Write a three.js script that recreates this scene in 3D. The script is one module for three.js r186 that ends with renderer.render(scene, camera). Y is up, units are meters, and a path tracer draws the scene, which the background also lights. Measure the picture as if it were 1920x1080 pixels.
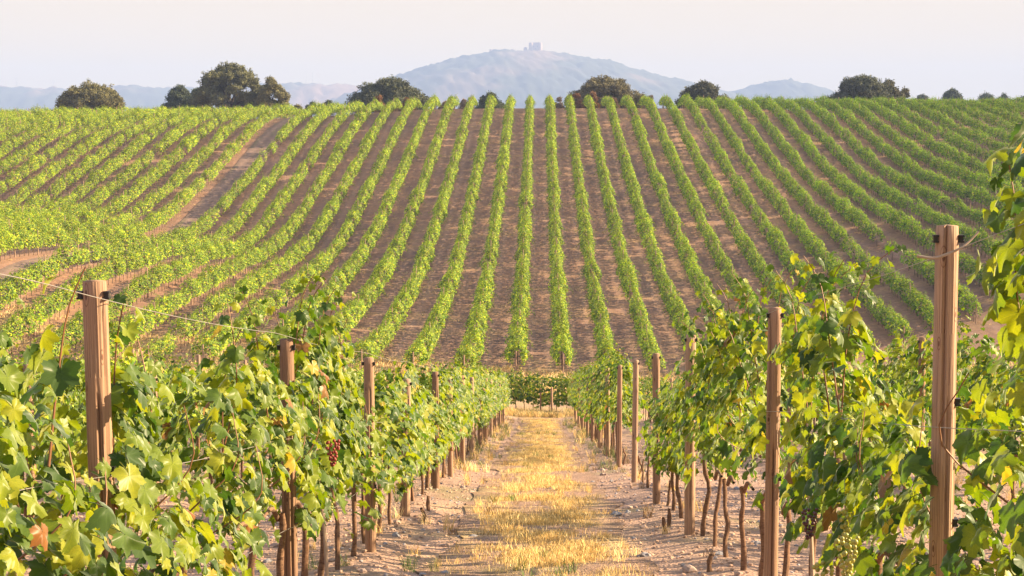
import * as THREE from 'three';
import { mergeGeometries, mergeVertices } from 'three/addons/utils/BufferGeometryUtils.js';

// ------------------------------------------------------------------ camera, sky, sun, exposure
const scene = new THREE.Scene();
const F = 3000, U0 = 1012, V0 = 290;                 // focal length and horizon of the lens, in 1/1920 of the frame
const camera = new THREE.PerspectiveCamera(2 * Math.atan(540 / F) * 180 / Math.PI, 16 / 9, 0.1, 30000);
camera.rotation.order = 'YXZ';
camera.rotation.set(-Math.atan(250 / F), Math.atan(52 / F), 0);
camera.position.set(0, 0, 0);
const renderer = new THREE.WebGLRenderer({ antialias: true });
renderer.toneMapping = THREE.LinearToneMapping;
renderer.toneMappingExposure = 4.2;
renderer.shadowMap.enabled = true;

const SUN_EL = 23 * Math.PI / 180, SUN_AZ = 80 * Math.PI / 180;     // from the right, slightly ahead
const sunDir = new THREE.Vector3(Math.sin(SUN_AZ) * Math.cos(SUN_EL), Math.sin(SUN_EL), -Math.cos(SUN_AZ) * Math.cos(SUN_EL));
{
  const W = 512, H = 256, data = new Float32Array(W * H * 4);
  for (let j = 0; j < H; j++) {
    const up = ((j + 0.5) / H - 0.5) * Math.PI, y = Math.sin(up);
    for (let i = 0; i < W; i++) {
      const az = ((i + 0.5) / W - 0.5) * 2 * Math.PI, x = Math.cos(az) * Math.cos(up), z = Math.sin(az) * Math.cos(up);
      const c = Math.max(0, x * sunDir.x + y * sunDir.y + z * sunDir.z);
      const k = 1 - Math.exp(-Math.max(y - 0.06, 0) * 4), g = 0.12 * Math.pow(c, 5);
      const o = (j * W + i) * 4;
      data[o] = 0.305 * (1 - k) + 0.16 * k + g;
      data[o + 1] = 0.23 * (1 - k) + 0.175 * k + g * 0.88;
      data[o + 2] = 0.13 * (1 - k) + 0.235 * k + g * 0.70;
      data[o + 3] = 1;
    }
  }
  const t = new THREE.DataTexture(data, W, H, THREE.RGBAFormat, THREE.FloatType);
  t.mapping = THREE.EquirectangularReflectionMapping; t.magFilter = THREE.LinearFilter; t.needsUpdate = true;
  scene.background = t; scene.environment = t;
}
const sun = new THREE.DirectionalLight(new THREE.Color().setRGB(1, 0.76, 0.46), 5);
sun.position.copy(sunDir).multiplyScalar(300); sun.target.position.set(0, 0, -100);
sun.position.add(sun.target.position);
sun.castShadow = true; sun.shadow.mapSize.set(4096, 4096); sun.shadow.radius = 1.5;
Object.assign(sun.shadow.camera, { left: -180, right: 180, top: 120, bottom: -120, near: 1, far: 800 });
scene.add(sun, sun.target);
scene.fog = new THREE.FogExp2(new THREE.Color().setRGB(0.40, 0.56, 0.98), 0.00024);

// ------------------------------------------------------------------ helpers
let seed = 12345;
function rnd() { seed = (seed + 0x6d2b79f5) | 0; let t = Math.imul(seed ^ (seed >>> 15), 1 | seed); t = (t + Math.imul(t ^ (t >>> 7), 61 | t)) ^ t; return ((t ^ (t >>> 14)) >>> 0) / 4294967296; }
const reseed = (s) => { seed = s; };
const rr = (a, b) => a + (b - a) * rnd();
const gauss = () => (rnd() + rnd() + rnd() + rnd() - 2) * 0.87;
const clamp = (x, a, b) => Math.min(b, Math.max(a, x));
const lerp = (a, b, t) => a + (b - a) * t;
const smooth = (a, b, x) => { const t = clamp((x - a) / (b - a), 0, 1); return t * t * (3 - 2 * t); };
const V = (x, y, z) => new THREE.Vector3(x, y, z);
const C = (r, g, b) => new THREE.Color().setRGB(r, g, b);
const used = new Map();
function numbered(name) { const n = used.get(name) ?? 0; used.set(name, n + 1); return n ? `${name}_${String(n).padStart(3, '0')}` : name; }
function tag(o, label, category, group) { Object.assign(o.userData, { label, category }); if (group) o.userData.group = group; return o; }
function thing(name, label, category, pos = [0, 0, 0], group) { const o = new THREE.Group(); o.name = numbered(name); o.position.set(...pos); scene.add(o); return tag(o, label, category, group); }
function part(name, geo, mat, parent) { const m = new THREE.Mesh(geo, mat); m.name = numbered(name); m.castShadow = m.receiveShadow = true; parent.add(m); return m; }
function structure(name, geo, mat, label) { const m = part(name, geo, mat, scene); m.userData.kind = 'structure'; if (label) m.userData.label = label; return m; }
function instanced(name, geo, mat, list, parent, kind) {            // list of { m: Matrix4, c?: Color }
  const im = new THREE.InstancedMesh(geo, mat, list.length); im.name = numbered(name); im.castShadow = im.receiveShadow = true;
  list.forEach((e, i) => { im.setMatrixAt(i, e.m); if (e.c) im.setColorAt(i, e.c); });
  if (kind) im.userData.kind = kind;
  parent.add(im); return im;
}
const ORD = ['zeroth', 'first', 'second', 'third', 'fourth', 'fifth', 'sixth', 'seventh', 'eighth', 'ninth', 'tenth', 'eleventh', 'twelfth', 'thirteenth', 'fourteenth', 'fifteenth', 'sixteenth', 'seventeenth', 'eighteenth', 'nineteenth', 'twentieth'];
const TENS = ['', '', 'twenty', 'thirty', 'forty', 'fifty', 'sixty', 'seventy'], TENTHS = ['', '', 'twentieth', 'thirtieth', 'fortieth', 'fiftieth', 'sixtieth', 'seventieth'];
const ordinal = (n) => n <= 20 ? ORD[n] : n % 10 ? TENS[Math.floor(n / 10)] + '-' + ORD[n % 10] : TENTHS[n / 10];
function table(pts, x) { if (x <= pts[0][0]) return pts[0][1]; for (let i = 1; i < pts.length; i++) if (x <= pts[i][0]) { const a = pts[i - 1], b = pts[i]; return lerp(a[1], b[1], (x - a[0]) / (b[0] - a[0])); } return pts[pts.length - 1][1]; }
// value noise
function hash2(i, j) { let h = Math.imul(i, 374761393) + Math.imul(j, 668265263) | 0; h = Math.imul(h ^ (h >>> 13), 1274126177); return ((h ^ (h >>> 16)) >>> 0) / 4294967296; }
function noise2(x, y) { const i = Math.floor(x), j = Math.floor(y), a = x - i, b = y - j, s = a * a * (3 - 2 * a), t = b * b * (3 - 2 * b); return lerp(lerp(hash2(i, j), hash2(i + 1, j), s), lerp(hash2(i, j + 1), hash2(i + 1, j + 1), s), t); }
const fbm = (x, y, n = 4) => { let s = 0, a = 0.5, w = 0; for (let k = 0; k < n; k++) { s += a * noise2(x, y); w += a; a *= 0.5; x = x * 2.03 + 17.1; y = y * 2.03 + 5.7; } return s / w; };

// ------------------------------------------------------------------ the lie of the land: height over (x, distance ahead)
const PROFILE = [[-400, 40], [-60, 7.49], [-20, 1.57], [0, -1.39], [30, -5.83], [55, -9.53], [63, -10.68], [72, -11.85], [80, -12.75], [88, -13.4], [95, -13.72], [100, -13.75], [106, -13.4], [113, -12.9], [124, -11.97], [134, -10.9], [150, -8.7], [160, -7.15], [173, -4.95], [192, -1.65], [210, 1.75], [226, 4.8], [236, 6.4], [242, 6.95], [248, 7.05], [256, 6.8], [275, 6.2], [320, 4], [420, 0], [700, -18], [1500, -30], [20000, -30]];
function profile(d) {
  const P = PROFILE, n = P.length; if (d <= P[0][0]) return P[0][1]; if (d >= P[n - 1][0]) return P[n - 1][1];
  let i = 1; while (P[i][0] < d) i++;
  const [x0, y0] = P[i - 1], [x1, y1] = P[i], h = x1 - x0, s = (y1 - y0) / h;
  const sl = (a, b) => (P[b][1] - P[a][1]) / (P[b][0] - P[a][0]);
  const sp = i > 1 ? sl(i - 2, i - 1) : s, sn = i < n - 1 ? sl(i, i + 1) : s;
  const m = (a, b) => a * b <= 0 ? 0 : 2 * a * b / (a + b);
  const m0 = m(sp, s), m1 = m(s, sn), t = (d - x0) / h, t2 = t * t, t3 = t2 * t;
  return (2 * t3 - 3 * t2 + 1) * y0 + (t3 - 2 * t2 + t) * h * m0 + (-2 * t3 + 3 * t2) * y1 + (t3 - t2) * h * m1;
}
const DEV = [];
for (const d of [-10, 15, 35, 55]) for (const x of [-45, -20, 0, 20, 45]) DEV.push([x, d, 0]);
for (const d of [75, 95, 115, 135, 155, 175, 195, 215, 240]) for (const x of [8, 22]) DEV.push([x, d, 0]);
for (const d of [140, 155, 175, 195, 215, 240]) DEV.push([-8, d, 0]);
DEV.push([0, 100, 0], [-8, 92, 0.9], [-8, 105, 0.6], [-8, 120, 0.2], [-22, 72, 0.6], [-16, 91, 1.5], [-19, 99, 1.9], [-19, 120, 1.0], [-28, 88, 1.5], [-28, 92, 1.9], [-28, 104, 2.6], [-28, 110, 3.0], [-28, 119, 2.6], [-28, 133, 1.8], [-22, 93, 1.8], [-22, 105, 2.4], [-22, 119, 1.6], [-22, 136, 0.3], [-22, 148, -0.6], [-27.5, 157, -0.9],
  [-30.5, 90, 1.9], [-30.5, 94.4, 2.8], [-30.5, 100, 3.4], [-30.5, 108, 4.1], [-33.4, 99, 4.0], [-33.4, 106, 4.5], [-33.4, 116, 4.4], [-33.4, 124, 3.5], [-33.4, 140, 1.2], [-33.4, 160, -0.7], [-33.4, 188, -0.3],
  [-38, 112, 5.6], [-38, 123, 4.6], [-38, 131, 3.5], [-38, 155, 0.2], [-41, 121, 4.9], [-44, 130, 4.0], [-47, 139, 3.0], [-50, 148, 1.85], [-53, 157, 0.55], [-56, 166, -0.5], [-59, 175, -0.1], [-62, 184, 0.4], [-65, 193, 0.7], [-68, 202, 1.0], [-71, 211, 0.7],
  [-38, 170, -0.2], [-47, 170, -0.1], [-38, 190, 0], [-48, 190, 0.1], [-41, 215, 0.3], [-52, 215, 0.2], [-81, 240, -1.9], [-73, 240, -1.8], [-57, 240, -1.6], [-46, 240, -1.5], [-37, 240, -1.4], [-30, 240, -1.0], [-24, 240, -0.6], [-16, 240, -0.1],
  [36, 230, 0], [36, 202, 0.1], [36, 183, 0], [36, 174, 0.35], [36, 164, 1.0], [36, 154.7, 1.8], [36, 144.6, 2.4], [36, 130, 3.0], [29, 139, 0.8], [25, 112, 0.3], [36, 112, 2.4], [36, 90, 1.5],
  [50, 210, 0.6], [50, 180, 2.2], [50, 160, 4.0], [60, 235, 0], [60, 200, 2.0], [75, 240, -0.5], [70, 215, 1.5]);
const devW = (() => {                                     // thin-plate spline through those points
  const n = DEV.length, N = n + 3, A = [], K = (r2) => r2 > 0 ? 0.5 * r2 * Math.log(r2) : 0;
  for (let i = 0; i < N; i++) {
    const row = new Float64Array(N + 1);
    if (i < n) { for (let j = 0; j < n; j++) row[j] = K(((DEV[i][0] - DEV[j][0]) ** 2 + (DEV[i][1] - DEV[j][1]) ** 2) / 2500) + (i === j ? 0.004 : 0); row[n] = 1; row[n + 1] = DEV[i][0] / 50; row[n + 2] = DEV[i][1] / 50; row[N] = DEV[i][2]; }
    else for (let j = 0; j < n; j++) row[j] = i === n ? 1 : DEV[j][i - n - 1] / 50;
    A.push(row);
  }
  for (let c = 0; c < N; c++) {
    let p = c; for (let r = c + 1; r < N; r++) if (Math.abs(A[r][c]) > Math.abs(A[p][c])) p = r;
    [A[c], A[p]] = [A[p], A[c]];
    for (let r = 0; r < N; r++) if (r !== c && A[r][c]) { const f = A[r][c] / A[c][c]; for (let k = c; k <= N; k++) A[r][k] -= f * A[c][k]; }
  }
  return A.map((r, i) => r[N] / r[i]);
})();
function deviation(x, d) {
  const f = (1 - smooth(262, 330, d)) * smooth(-8, 8, d); if (f === 0) return 0;
  x = clamp(x, -90, 90); d = Math.min(d, 243); const n = DEV.length; let s = devW[n] + devW[n + 1] * x / 50 + devW[n + 2] * d / 50;
  for (let i = 0; i < n; i++) { const r2 = ((x - DEV[i][0]) ** 2 + (d - DEV[i][1]) ** 2) / 2500; if (r2 > 0) s += devW[i] * 0.5 * r2 * Math.log(r2); }
  return s * f * smooth(45, 85, d);
}
const devCache = new Map();
function devFast(x, d) {                                  // bilinear from a 2.5 m lattice
  if (d < 40 || d > 335) return 0;
  const S = 2.5, i = Math.floor(x / S), j = Math.floor(d / S), a = x / S - i, b = d / S - j;
  const g = (p, q) => { const k = p * 10007 + q; let v = devCache.get(k); if (v === undefined) { v = deviation(p * S, q * S); devCache.set(k, v); } return v; };
  return lerp(lerp(g(i, j), g(i + 1, j), a), lerp(g(i, j + 1), g(i + 1, j + 1), a), b);
}
const ROWGAP = 2.9;
function ground(x, d) {
  let y = profile(d) + devFast(x, d);
  if (d < 75 && d > -5 && Math.abs(x) < 14) {
    const off = ((x / ROWGAP - 0.5) % 1 + 1.5) % 1 - 0.5;                // distance from the nearest row, in rows
    y += 0.07 * Math.exp(-((off * ROWGAP) ** 2) / 0.12) - 0.015;
    y += (fbm(x * 1.3, d * 1.3, 2) - 0.5) * 0.06;
  } else if (d >= 75 && d < 260) y += (fbm(x * 0.35 + 40, d * 0.35, 2) - 0.5) * 0.12;
  return y;
}
const at = (u, v, d) => V((u - U0) / F * d, (V0 - v) / F * d, -d);       // a point of the photograph at a distance ahead (small-angle)

// ------------------------------------------------------------------ textures and materials
function canvasTex(w, h, draw, repeat = true, srgb = true) {
  const c = document.createElement('canvas'); c.width = w; c.height = h; draw(c.getContext('2d'), w, h);
  const t = new THREE.CanvasTexture(c); if (srgb) t.colorSpace = THREE.SRGBColorSpace; if (repeat) t.wrapS = t.wrapT = THREE.RepeatWrapping; return t;
}
function noiseTex(n, f, srgb) {                       // f(x, y) over a tile gives [r, g, b] in 0..1 ; wraps
  const d = new Uint8Array(n * n * 4);
  for (let j = 0; j < n; j++) for (let i = 0; i < n; i++) { const c = f(i / n, j / n), o = (j * n + i) * 4; d[o] = clamp(c[0], 0, 1) * 255; d[o + 1] = clamp(c[1], 0, 1) * 255; d[o + 2] = clamp(c[2], 0, 1) * 255; d[o + 3] = 255; }
  const t = new THREE.DataTexture(d, n, n); t.wrapS = t.wrapT = THREE.RepeatWrapping; t.magFilter = THREE.LinearFilter; if (srgb) t.colorSpace = THREE.SRGBColorSpace; t.needsUpdate = true; return t;
}
function tileNoise(x, y, p, o = 0) { const X = x * p, Y = y * p, i = Math.floor(X), j = Math.floor(Y), a = X - i, b = Y - j, s = a * a * (3 - 2 * a), t = b * b * (3 - 2 * b), h = (u, v) => hash2((u % p) + o * 131, (v % p) + o * 57); return lerp(lerp(h(i, j), h(i + 1, j), s), lerp(h(i, j + 1), h(i + 1, j + 1), s), t); }
const tileFbm = (x, y, p, n, o) => { let s = 0, a = 0.5, w = 0; for (let k = 0; k < n; k++) { s += a * tileNoise(x, y, p, o + k); w += a; a *= 0.6; p *= 2; } return s / w; };
const soilMap = noiseTex(1024, (x, y) => { const a = tileFbm(x, y, 8, 6, 3), b = tileFbm(x, y, 60, 3, 11), g = tileNoise(x, y, 300, 21); let v = 0.5 + 0.5 * a; v += (b - 0.5) * 0.32; if (g > 0.88) v += 0.12; if (g < 0.08) v -= 0.15; return [v, v * 0.985, v * 0.97]; }, false);
const soilBump = noiseTex(1024, (x, y) => { const a = tileFbm(x, y, 24, 5, 5), g = tileNoise(x, y, 200, 31); const v = 0.6 * a + 0.4 * g; return [v, v, v]; }, false);
const strawMap = noiseTex(512, (x, y) => { const a = tileFbm(x, y, 6, 6, 13), s = tileFbm(x * 1, y, 90, 3, 17); const v = 0.35 + 0.6 * a + (s - 0.5) * 0.9; return [v, v * (0.9 + 0.12 * a), v * (0.75 + 0.3 * a)]; }, false);
const woodMap = canvasTex(256, 1024, (g, w, h) => {
  reseed(77); g.fillStyle = '#b7a08a'; g.fillRect(0, 0, w, h);
  for (let i = 0; i < 900; i++) { const x = rnd() * w, y = rnd() * h, l = rr(60, 400), k = rnd(); g.strokeStyle = `rgba(${k < 0.5 ? '62,44,36' : '232,212,190'},${rr(0.06, 0.3)})`; g.lineWidth = rr(0.5, 2.5); g.beginPath(); g.moveTo(x, y); g.bezierCurveTo(x + rr(-4, 4), y + l / 3, x + rr(-4, 4), y + 2 * l / 3, x + rr(-3, 3), y + l); g.stroke(); }
  for (let i = 0; i < 26; i++) { const x = rnd() * w, y = rnd() * h, l = rr(40, 260); g.strokeStyle = `rgba(50,30,22,${rr(0.3, 0.6)})`; g.lineWidth = rr(0.6, 1.6); g.beginPath(); g.moveTo(x, y); g.lineTo(x + rr(-3, 3), y + l); g.stroke(); }
  for (let i = 0; i < 12; i++) { const x = rnd() * w, y = rnd() * h, r = rr(4, 9); g.fillStyle = 'rgba(80,48,32,0.65)'; g.beginPath(); g.ellipse(x, y, r * 0.7, r, 0, 0, 7); g.fill(); g.strokeStyle = 'rgba(96,62,44,0.5)'; g.lineWidth = 2; g.beginPath(); g.ellipse(x, y, r * 1.4, r * 2.2, 0, 0, 7); g.stroke(); }
  for (let i = 0; i < 40; i++) { g.fillStyle = `rgba(120,110,104,${rr(0.03, 0.12)})`; g.beginPath(); g.ellipse(rnd() * w, rnd() * h, rr(10, 40), rr(40, 160), 0, 0, 7); g.fill(); }
});
const woodBump = canvasTex(128, 512, (g, w, h) => { reseed(78); g.fillStyle = '#999'; g.fillRect(0, 0, w, h); for (let i = 0; i < 700; i++) { const x = rnd() * w, y = rnd() * h; g.strokeStyle = `rgba(${rnd() < 0.5 ? '0,0,0' : '255,255,255'},${rr(0.05, 0.25)})`; g.lineWidth = rr(0.4, 1.6); g.beginPath(); g.moveTo(x, y); g.lineTo(x + rr(-2, 2), y + rr(20, 200)); g.stroke(); } }, true, false);
const leafMap = canvasTex(512, 512, (g, w) => {                       // blade: veins and mottling, petiole joint at the middle, tip towards v = 0
  reseed(91); const c = w / 2; g.fillStyle = '#d6dfb0'; g.fillRect(0, 0, w, w);
  for (let i = 0; i < 900; i++) { const a = rnd() * 7, r = rnd() * c; g.fillStyle = `rgba(${rnd() < 0.5 ? '150,175,140' : '255,255,225'},${rr(0.04, 0.16)})`; g.beginPath(); g.ellipse(c + Math.cos(a) * r, c + Math.sin(a) * r, rr(4, 18), rr(3, 10), a, 0, 7); g.fill(); }
  const vein = (x, y, a, l, lw, n) => { g.strokeStyle = `rgba(250,250,205,${n > 1 ? 0.85 : 0.5})`; g.lineWidth = lw; const x2 = x + Math.sin(a) * l, y2 = y + Math.cos(a) * l; g.beginPath(); g.moveTo(x, y); g.lineTo(x2, y2); g.stroke(); if (n > 0) for (let k = 1; k < 6; k++) for (const s of [-1, 1]) vein(lerp(x, x2, k / 6.5), lerp(y, y2, k / 6.5), a + s * 0.8, l * (0.42 - 0.045 * k), lw * 0.55, n - 1); };
  for (const a of [0, 0.95, -0.95, 1.95, -1.95]) vein(c, c, a, c * (Math.abs(a) > 1.5 ? 0.62 : a ? 0.82 : 0.95), 5, 2);
}, false);
const std = (o) => new THREE.MeshStandardMaterial(o);
const M = {
  ground: std({ map: soilMap, bumpMap: soilBump, bumpScale: 0.03, roughness: 1, vertexColors: true }),
  path: std({ map: strawMap, bumpMap: soilBump, bumpScale: 0.03, roughness: 1, vertexColors: true }),
  track: std({ map: soilMap, roughness: 1, vertexColors: true }),
  stone: std({ color: C(0.40, 0.29, 0.24), roughness: 0.9, map: soilMap }),
  stoneGrey: std({ color: C(0.30, 0.29, 0.31), roughness: 0.85, map: soilMap }),
  stonePale: std({ color: C(0.48, 0.35, 0.28), roughness: 0.9, map: soilMap }),
  wood: std({ color: C(0.66, 0.53, 0.45), map: woodMap, bumpMap: woodBump, bumpScale: 0.007, roughness: 0.85 }),
  woodPale: std({ color: C(0.82, 0.70, 0.62), map: woodMap, bumpMap: woodBump, bumpScale: 0.007, roughness: 0.85 }),
  woodDark: std({ color: C(0.48, 0.37, 0.31), map: woodMap, bumpMap: woodBump, bumpScale: 0.007, roughness: 0.9 }),
  postPlain: std({ color: C(0.30, 0.20, 0.145), roughness: 0.9 }),
  bark: std({ color: C(0.40, 0.30, 0.24), map: woodMap, bumpMap: woodBump, bumpScale: 0.008, roughness: 1 }),
  trunkPlain: std({ color: C(0.13, 0.085, 0.06), roughness: 1 }),
  cane: std({ color: C(0.17, 0.075, 0.03), roughness: 0.6 }),
  caneGrey: std({ color: C(0.36, 0.27, 0.20), roughness: 0.8 }),
  shootGreen: std({ color: C(0.20, 0.22, 0.05), roughness: 0.6 }),
  wire: std({ color: C(0.36, 0.33, 0.31), roughness: 0.5, metalness: 0.6 }),
  plastic: std({ color: C(0.012, 0.012, 0.016), roughness: 0.45 }),
  straw: std({ color: C(1, 1, 1), roughness: 0.9, side: THREE.DoubleSide }),
  castle: std({ color: C(0.42, 0.32, 0.27), roughness: 1 }),
  castleDark: std({ color: C(0.08, 0.06, 0.06), roughness: 1 }),
  hill: std({ vertexColors: true, roughness: 1 }),
  white: std({ color: C(0.8, 0.78, 0.75), roughness: 0.9 }),
  roof: std({ color: C(0.35, 0.15, 0.09), roughness: 0.9 }),
  steel: std({ color: C(0.3, 0.3, 0.32), roughness: 0.6, metalness: 0.3 }),
  oakBark: std({ color: C(0.07, 0.055, 0.045), roughness: 1 }),
};
const leafMat = (r, g, b, map = true, tr = 0.58) => new THREE.MeshPhysicalMaterial({ color: C(r, g, b), map: map ? leafMap : null, roughness: 0.92, transmission: tr, thickness: 0, specularIntensity: 0.4, clearcoat: 0.4, clearcoatRoughness: 0.34, side: THREE.DoubleSide });
const LEAF = [leafMat(0.21, 0.29, 0.006), leafMat(0.32, 0.38, 0.006), leafMat(0.12, 0.21, 0.010), leafMat(0.44, 0.45, 0.014), leafMat(0.065, 0.14, 0.016)];
const LEAF_YELLOW = leafMat(0.60, 0.42, 0.03), LEAF_RUST = leafMat(0.42, 0.15, 0.03), LEAF_BROWN = leafMat(0.26, 0.12, 0.05, true, 0.25);
const FOLIAGE = new THREE.MeshPhysicalMaterial({ color: C(1, 1, 1), vertexColors: true, map: leafMap, roughness: 0.92, transmission: 0.58, thickness: 0, specularIntensity: 0.4, clearcoat: 0.35, clearcoatRoughness: 0.34, side: THREE.DoubleSide });
const FARLEAF = new THREE.MeshPhysicalMaterial({ color: C(1, 1, 1), vertexColors: true, roughness: 0.94, transmission: 0.38, thickness: 0, specularIntensity: 0.4, side: THREE.DoubleSide });
const OAKLEAF = new THREE.MeshPhysicalMaterial({ color: C(1, 1, 1), vertexColors: true, roughness: 0.9, transmission: 0.15, thickness: 0, side: THREE.DoubleSide });

// ------------------------------------------------------------------ ground
function axis(parts) { const a = [parts[0][0]]; for (const [, b, s] of parts) { const x0 = a[a.length - 1], n = Math.max(1, Math.round((b - x0) / s)); for (let i = 1; i <= n; i++) a.push(x0 + (b - x0) * i / n); } return a; }
const soilA = [0.41, 0.26, 0.19], soilHill = [0.32, 0.175, 0.105], soilDark = [0.20, 0.115, 0.082], strawC = [0.54, 0.38, 0.18], strawPale = [0.64, 0.47, 0.25], weedC = [0.17, 0.17, 0.06];
const mixc = (a, b, t) => [lerp(a[0], b[0], t), lerp(a[1], b[1], t), lerp(a[2], b[2], t)];
function soilColour(x, d) {
  const n1 = fbm(x * 0.7 + 3, d * 0.7, 4), n2 = fbm(x * 0.09 + 9, d * 0.09, 3);
  let c = mixc(soilA, [0.47, 0.31, 0.235], n1);
  if (d > 66) c = mixc(c, mixc(soilHill, soilDark, smooth(0.35, 0.75, n2)), smooth(66, 95, d));
  if (d > 100 && d < 262) {                                             // wheel tracks and mown straw between the hillside rows
    const f = ((x / ROWGAP - 0.5) % 1 + 1) % 1, w = Math.exp(-((f - 0.3) ** 2) / 0.006) + Math.exp(-((f - 0.72) ** 2) / 0.006);
    c = mixc(c, [0.40, 0.25, 0.175], clamp(0.8 * w * (0.3 + n1), 0, 0.85));
    const s = fbm(x * 0.25 + 71, d * 1.1, 3) * smooth(-40, -10, x);
    c = mixc(c, [0.40, 0.25, 0.12], clamp((s - 0.5) * 2.4, 0, 0.75));
  }
  if (d > 84 && d < 106) c = mixc(c, strawC, 0.75 * smooth(0.3, 0.6, fbm(x * 0.5, d * 0.8, 3)) * (1 - smooth(97, 106, d)) * smooth(84, 88, d));
  if (d > 66 && d < 90) c = mixc(c, strawC, 0.8 * smooth(0.25, 0.6, fbm(x * 0.6, d * 0.6 + 3, 3)) * smooth(66, 70, d) * (1 - smooth(84, 90, d)));
  if (d < 66) { const s = smooth(0.62, 0.8, fbm(x * 1.1 + 31, d * 0.6, 3)); c = mixc(c, strawC, 0.5 * s); c = mixc(c, weedC, 0.6 * smooth(0.68, 0.82, fbm(x * 0.8 + 77, d * 0.5, 3))); }
  if (d > 300) c = mixc([0.14, 0.13, 0.06], [0.28, 0.22, 0.12], fbm(x * 0.01, d * 0.01, 3));
  return c;
}
function sheet(xs, ds, fy, fc, uvScale, keep) {
  const nx = xs.length, nd = ds.length, p = new Float32Array(nx * nd * 3), c = new Float32Array(nx * nd * 3), uv = new Float32Array(nx * nd * 2), idx = [];
  for (let j = 0; j < nd; j++) for (let i = 0; i < nx; i++) {
    const k = j * nx + i, x = xs[i], d = ds[j], col = fc(x, d);
    p.set([x, fy(x, d), -d], k * 3); c.set(col, k * 3); uv.set([x / uvScale, d / uvScale], k * 2);
    if (i < nx - 1 && j < nd - 1 && (!keep || keep(x, d))) idx.push(k, k + 1, k + nx, k + 1, k + nx + 1, k + nx);
  }
  const g = new THREE.BufferGeometry(); g.setAttribute('position', new THREE.BufferAttribute(p, 3)); g.setAttribute('color', new THREE.BufferAttribute(c, 3)); g.setAttribute('uv', new THREE.BufferAttribute(uv, 2)); g.setIndex(idx); g.computeVertexNormals(); return g;
}
const gx = axis([[-4000, -1000, 1000], [-1, -1000, 1000], [0, -300, 350], [0, -120, 60], [0, -95, 5], [0, -6, 0.55], [0, 6, 0.16], [0, 95, 0.55], [0, 120, 5], [0, 300, 60], [0, 1000, 350], [0, 4000, 1000]]);
const gd = axis([[-400, -60, 80], [0, -5, 10], [0, 4, 1.5], [0, 36, 0.22], [0, 70, 0.6], [0, 260, 1.2], [0, 340, 8], [0, 700, 60], [0, 2000, 300], [0, 5900, 900]]);
const groundMesh = structure('ground', sheet(gx, gd, ground, soilColour, 3.1), M.ground, 'pinkish stony vineyard soil across valley and hillside');
{
  const edge = (d, s) => s * (0.82 + 0.22 * (fbm(d * 0.9, s * 9, 3) - 0.5) * 2) + 0.02;
  const xs = axis([[-1.3, 1.3, 0.1]]), ds = axis([[2, 36, 0.2], [0, 69, 0.5]]);
  const cl = (x, d) => clamp(x, edge(d, -1), edge(d, 1));
  const nx = xs.length, nd = ds.length, g = sheet(xs, ds, (x, d) => ground(cl(x, d), d) + 0.014, (x, d) => { const n = fbm(x * 1.7 + 5, d * 0.9 + 2, 4); return mixc(mixc(strawC, strawPale, n), soilColour(x, d), clamp(smooth(0.42, 0.58, fbm(x * 2.3 + 50, d * 1.1, 3)) + smooth(0.5, 0.95, Math.abs(x) + 0.5 * (fbm(x * 3, d * 1.7, 3) - 0.5)), 0, 1)); }, 1.7);
  const p = g.attributes.position; for (let k = 0; k < nx * nd; k++) p.setX(k, cl(p.getX(k), -p.getZ(k)));
  g.computeVertexNormals();
  structure('path', g, M.path, 'dry golden grass path running down between the two nearest vine rows');
  const xt = axis([[-36.9, -34.3, 0.26]]), dt = axis([[96, 246, 0.8]]);
  structure('dirt_track', sheet(xt, dt, (x, d) => ground(x, d) + 0.06, (x, d) => { const w = Math.exp(-((x + 36.2) ** 2) / 0.08) + Math.exp(-((x + 34.9) ** 2) / 0.08); const n = fbm(x * 0.9, d * 0.3, 3); return mixc(mixc([0.20, 0.13, 0.10], weedC, 0.45 * smooth(0.5, 0.75, n)), [0.25, 0.165, 0.13], clamp(w, 0, 1)); }, 3.3), M.track, 'bare earth farm track climbing between two vineyard blocks on the left');
}

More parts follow.
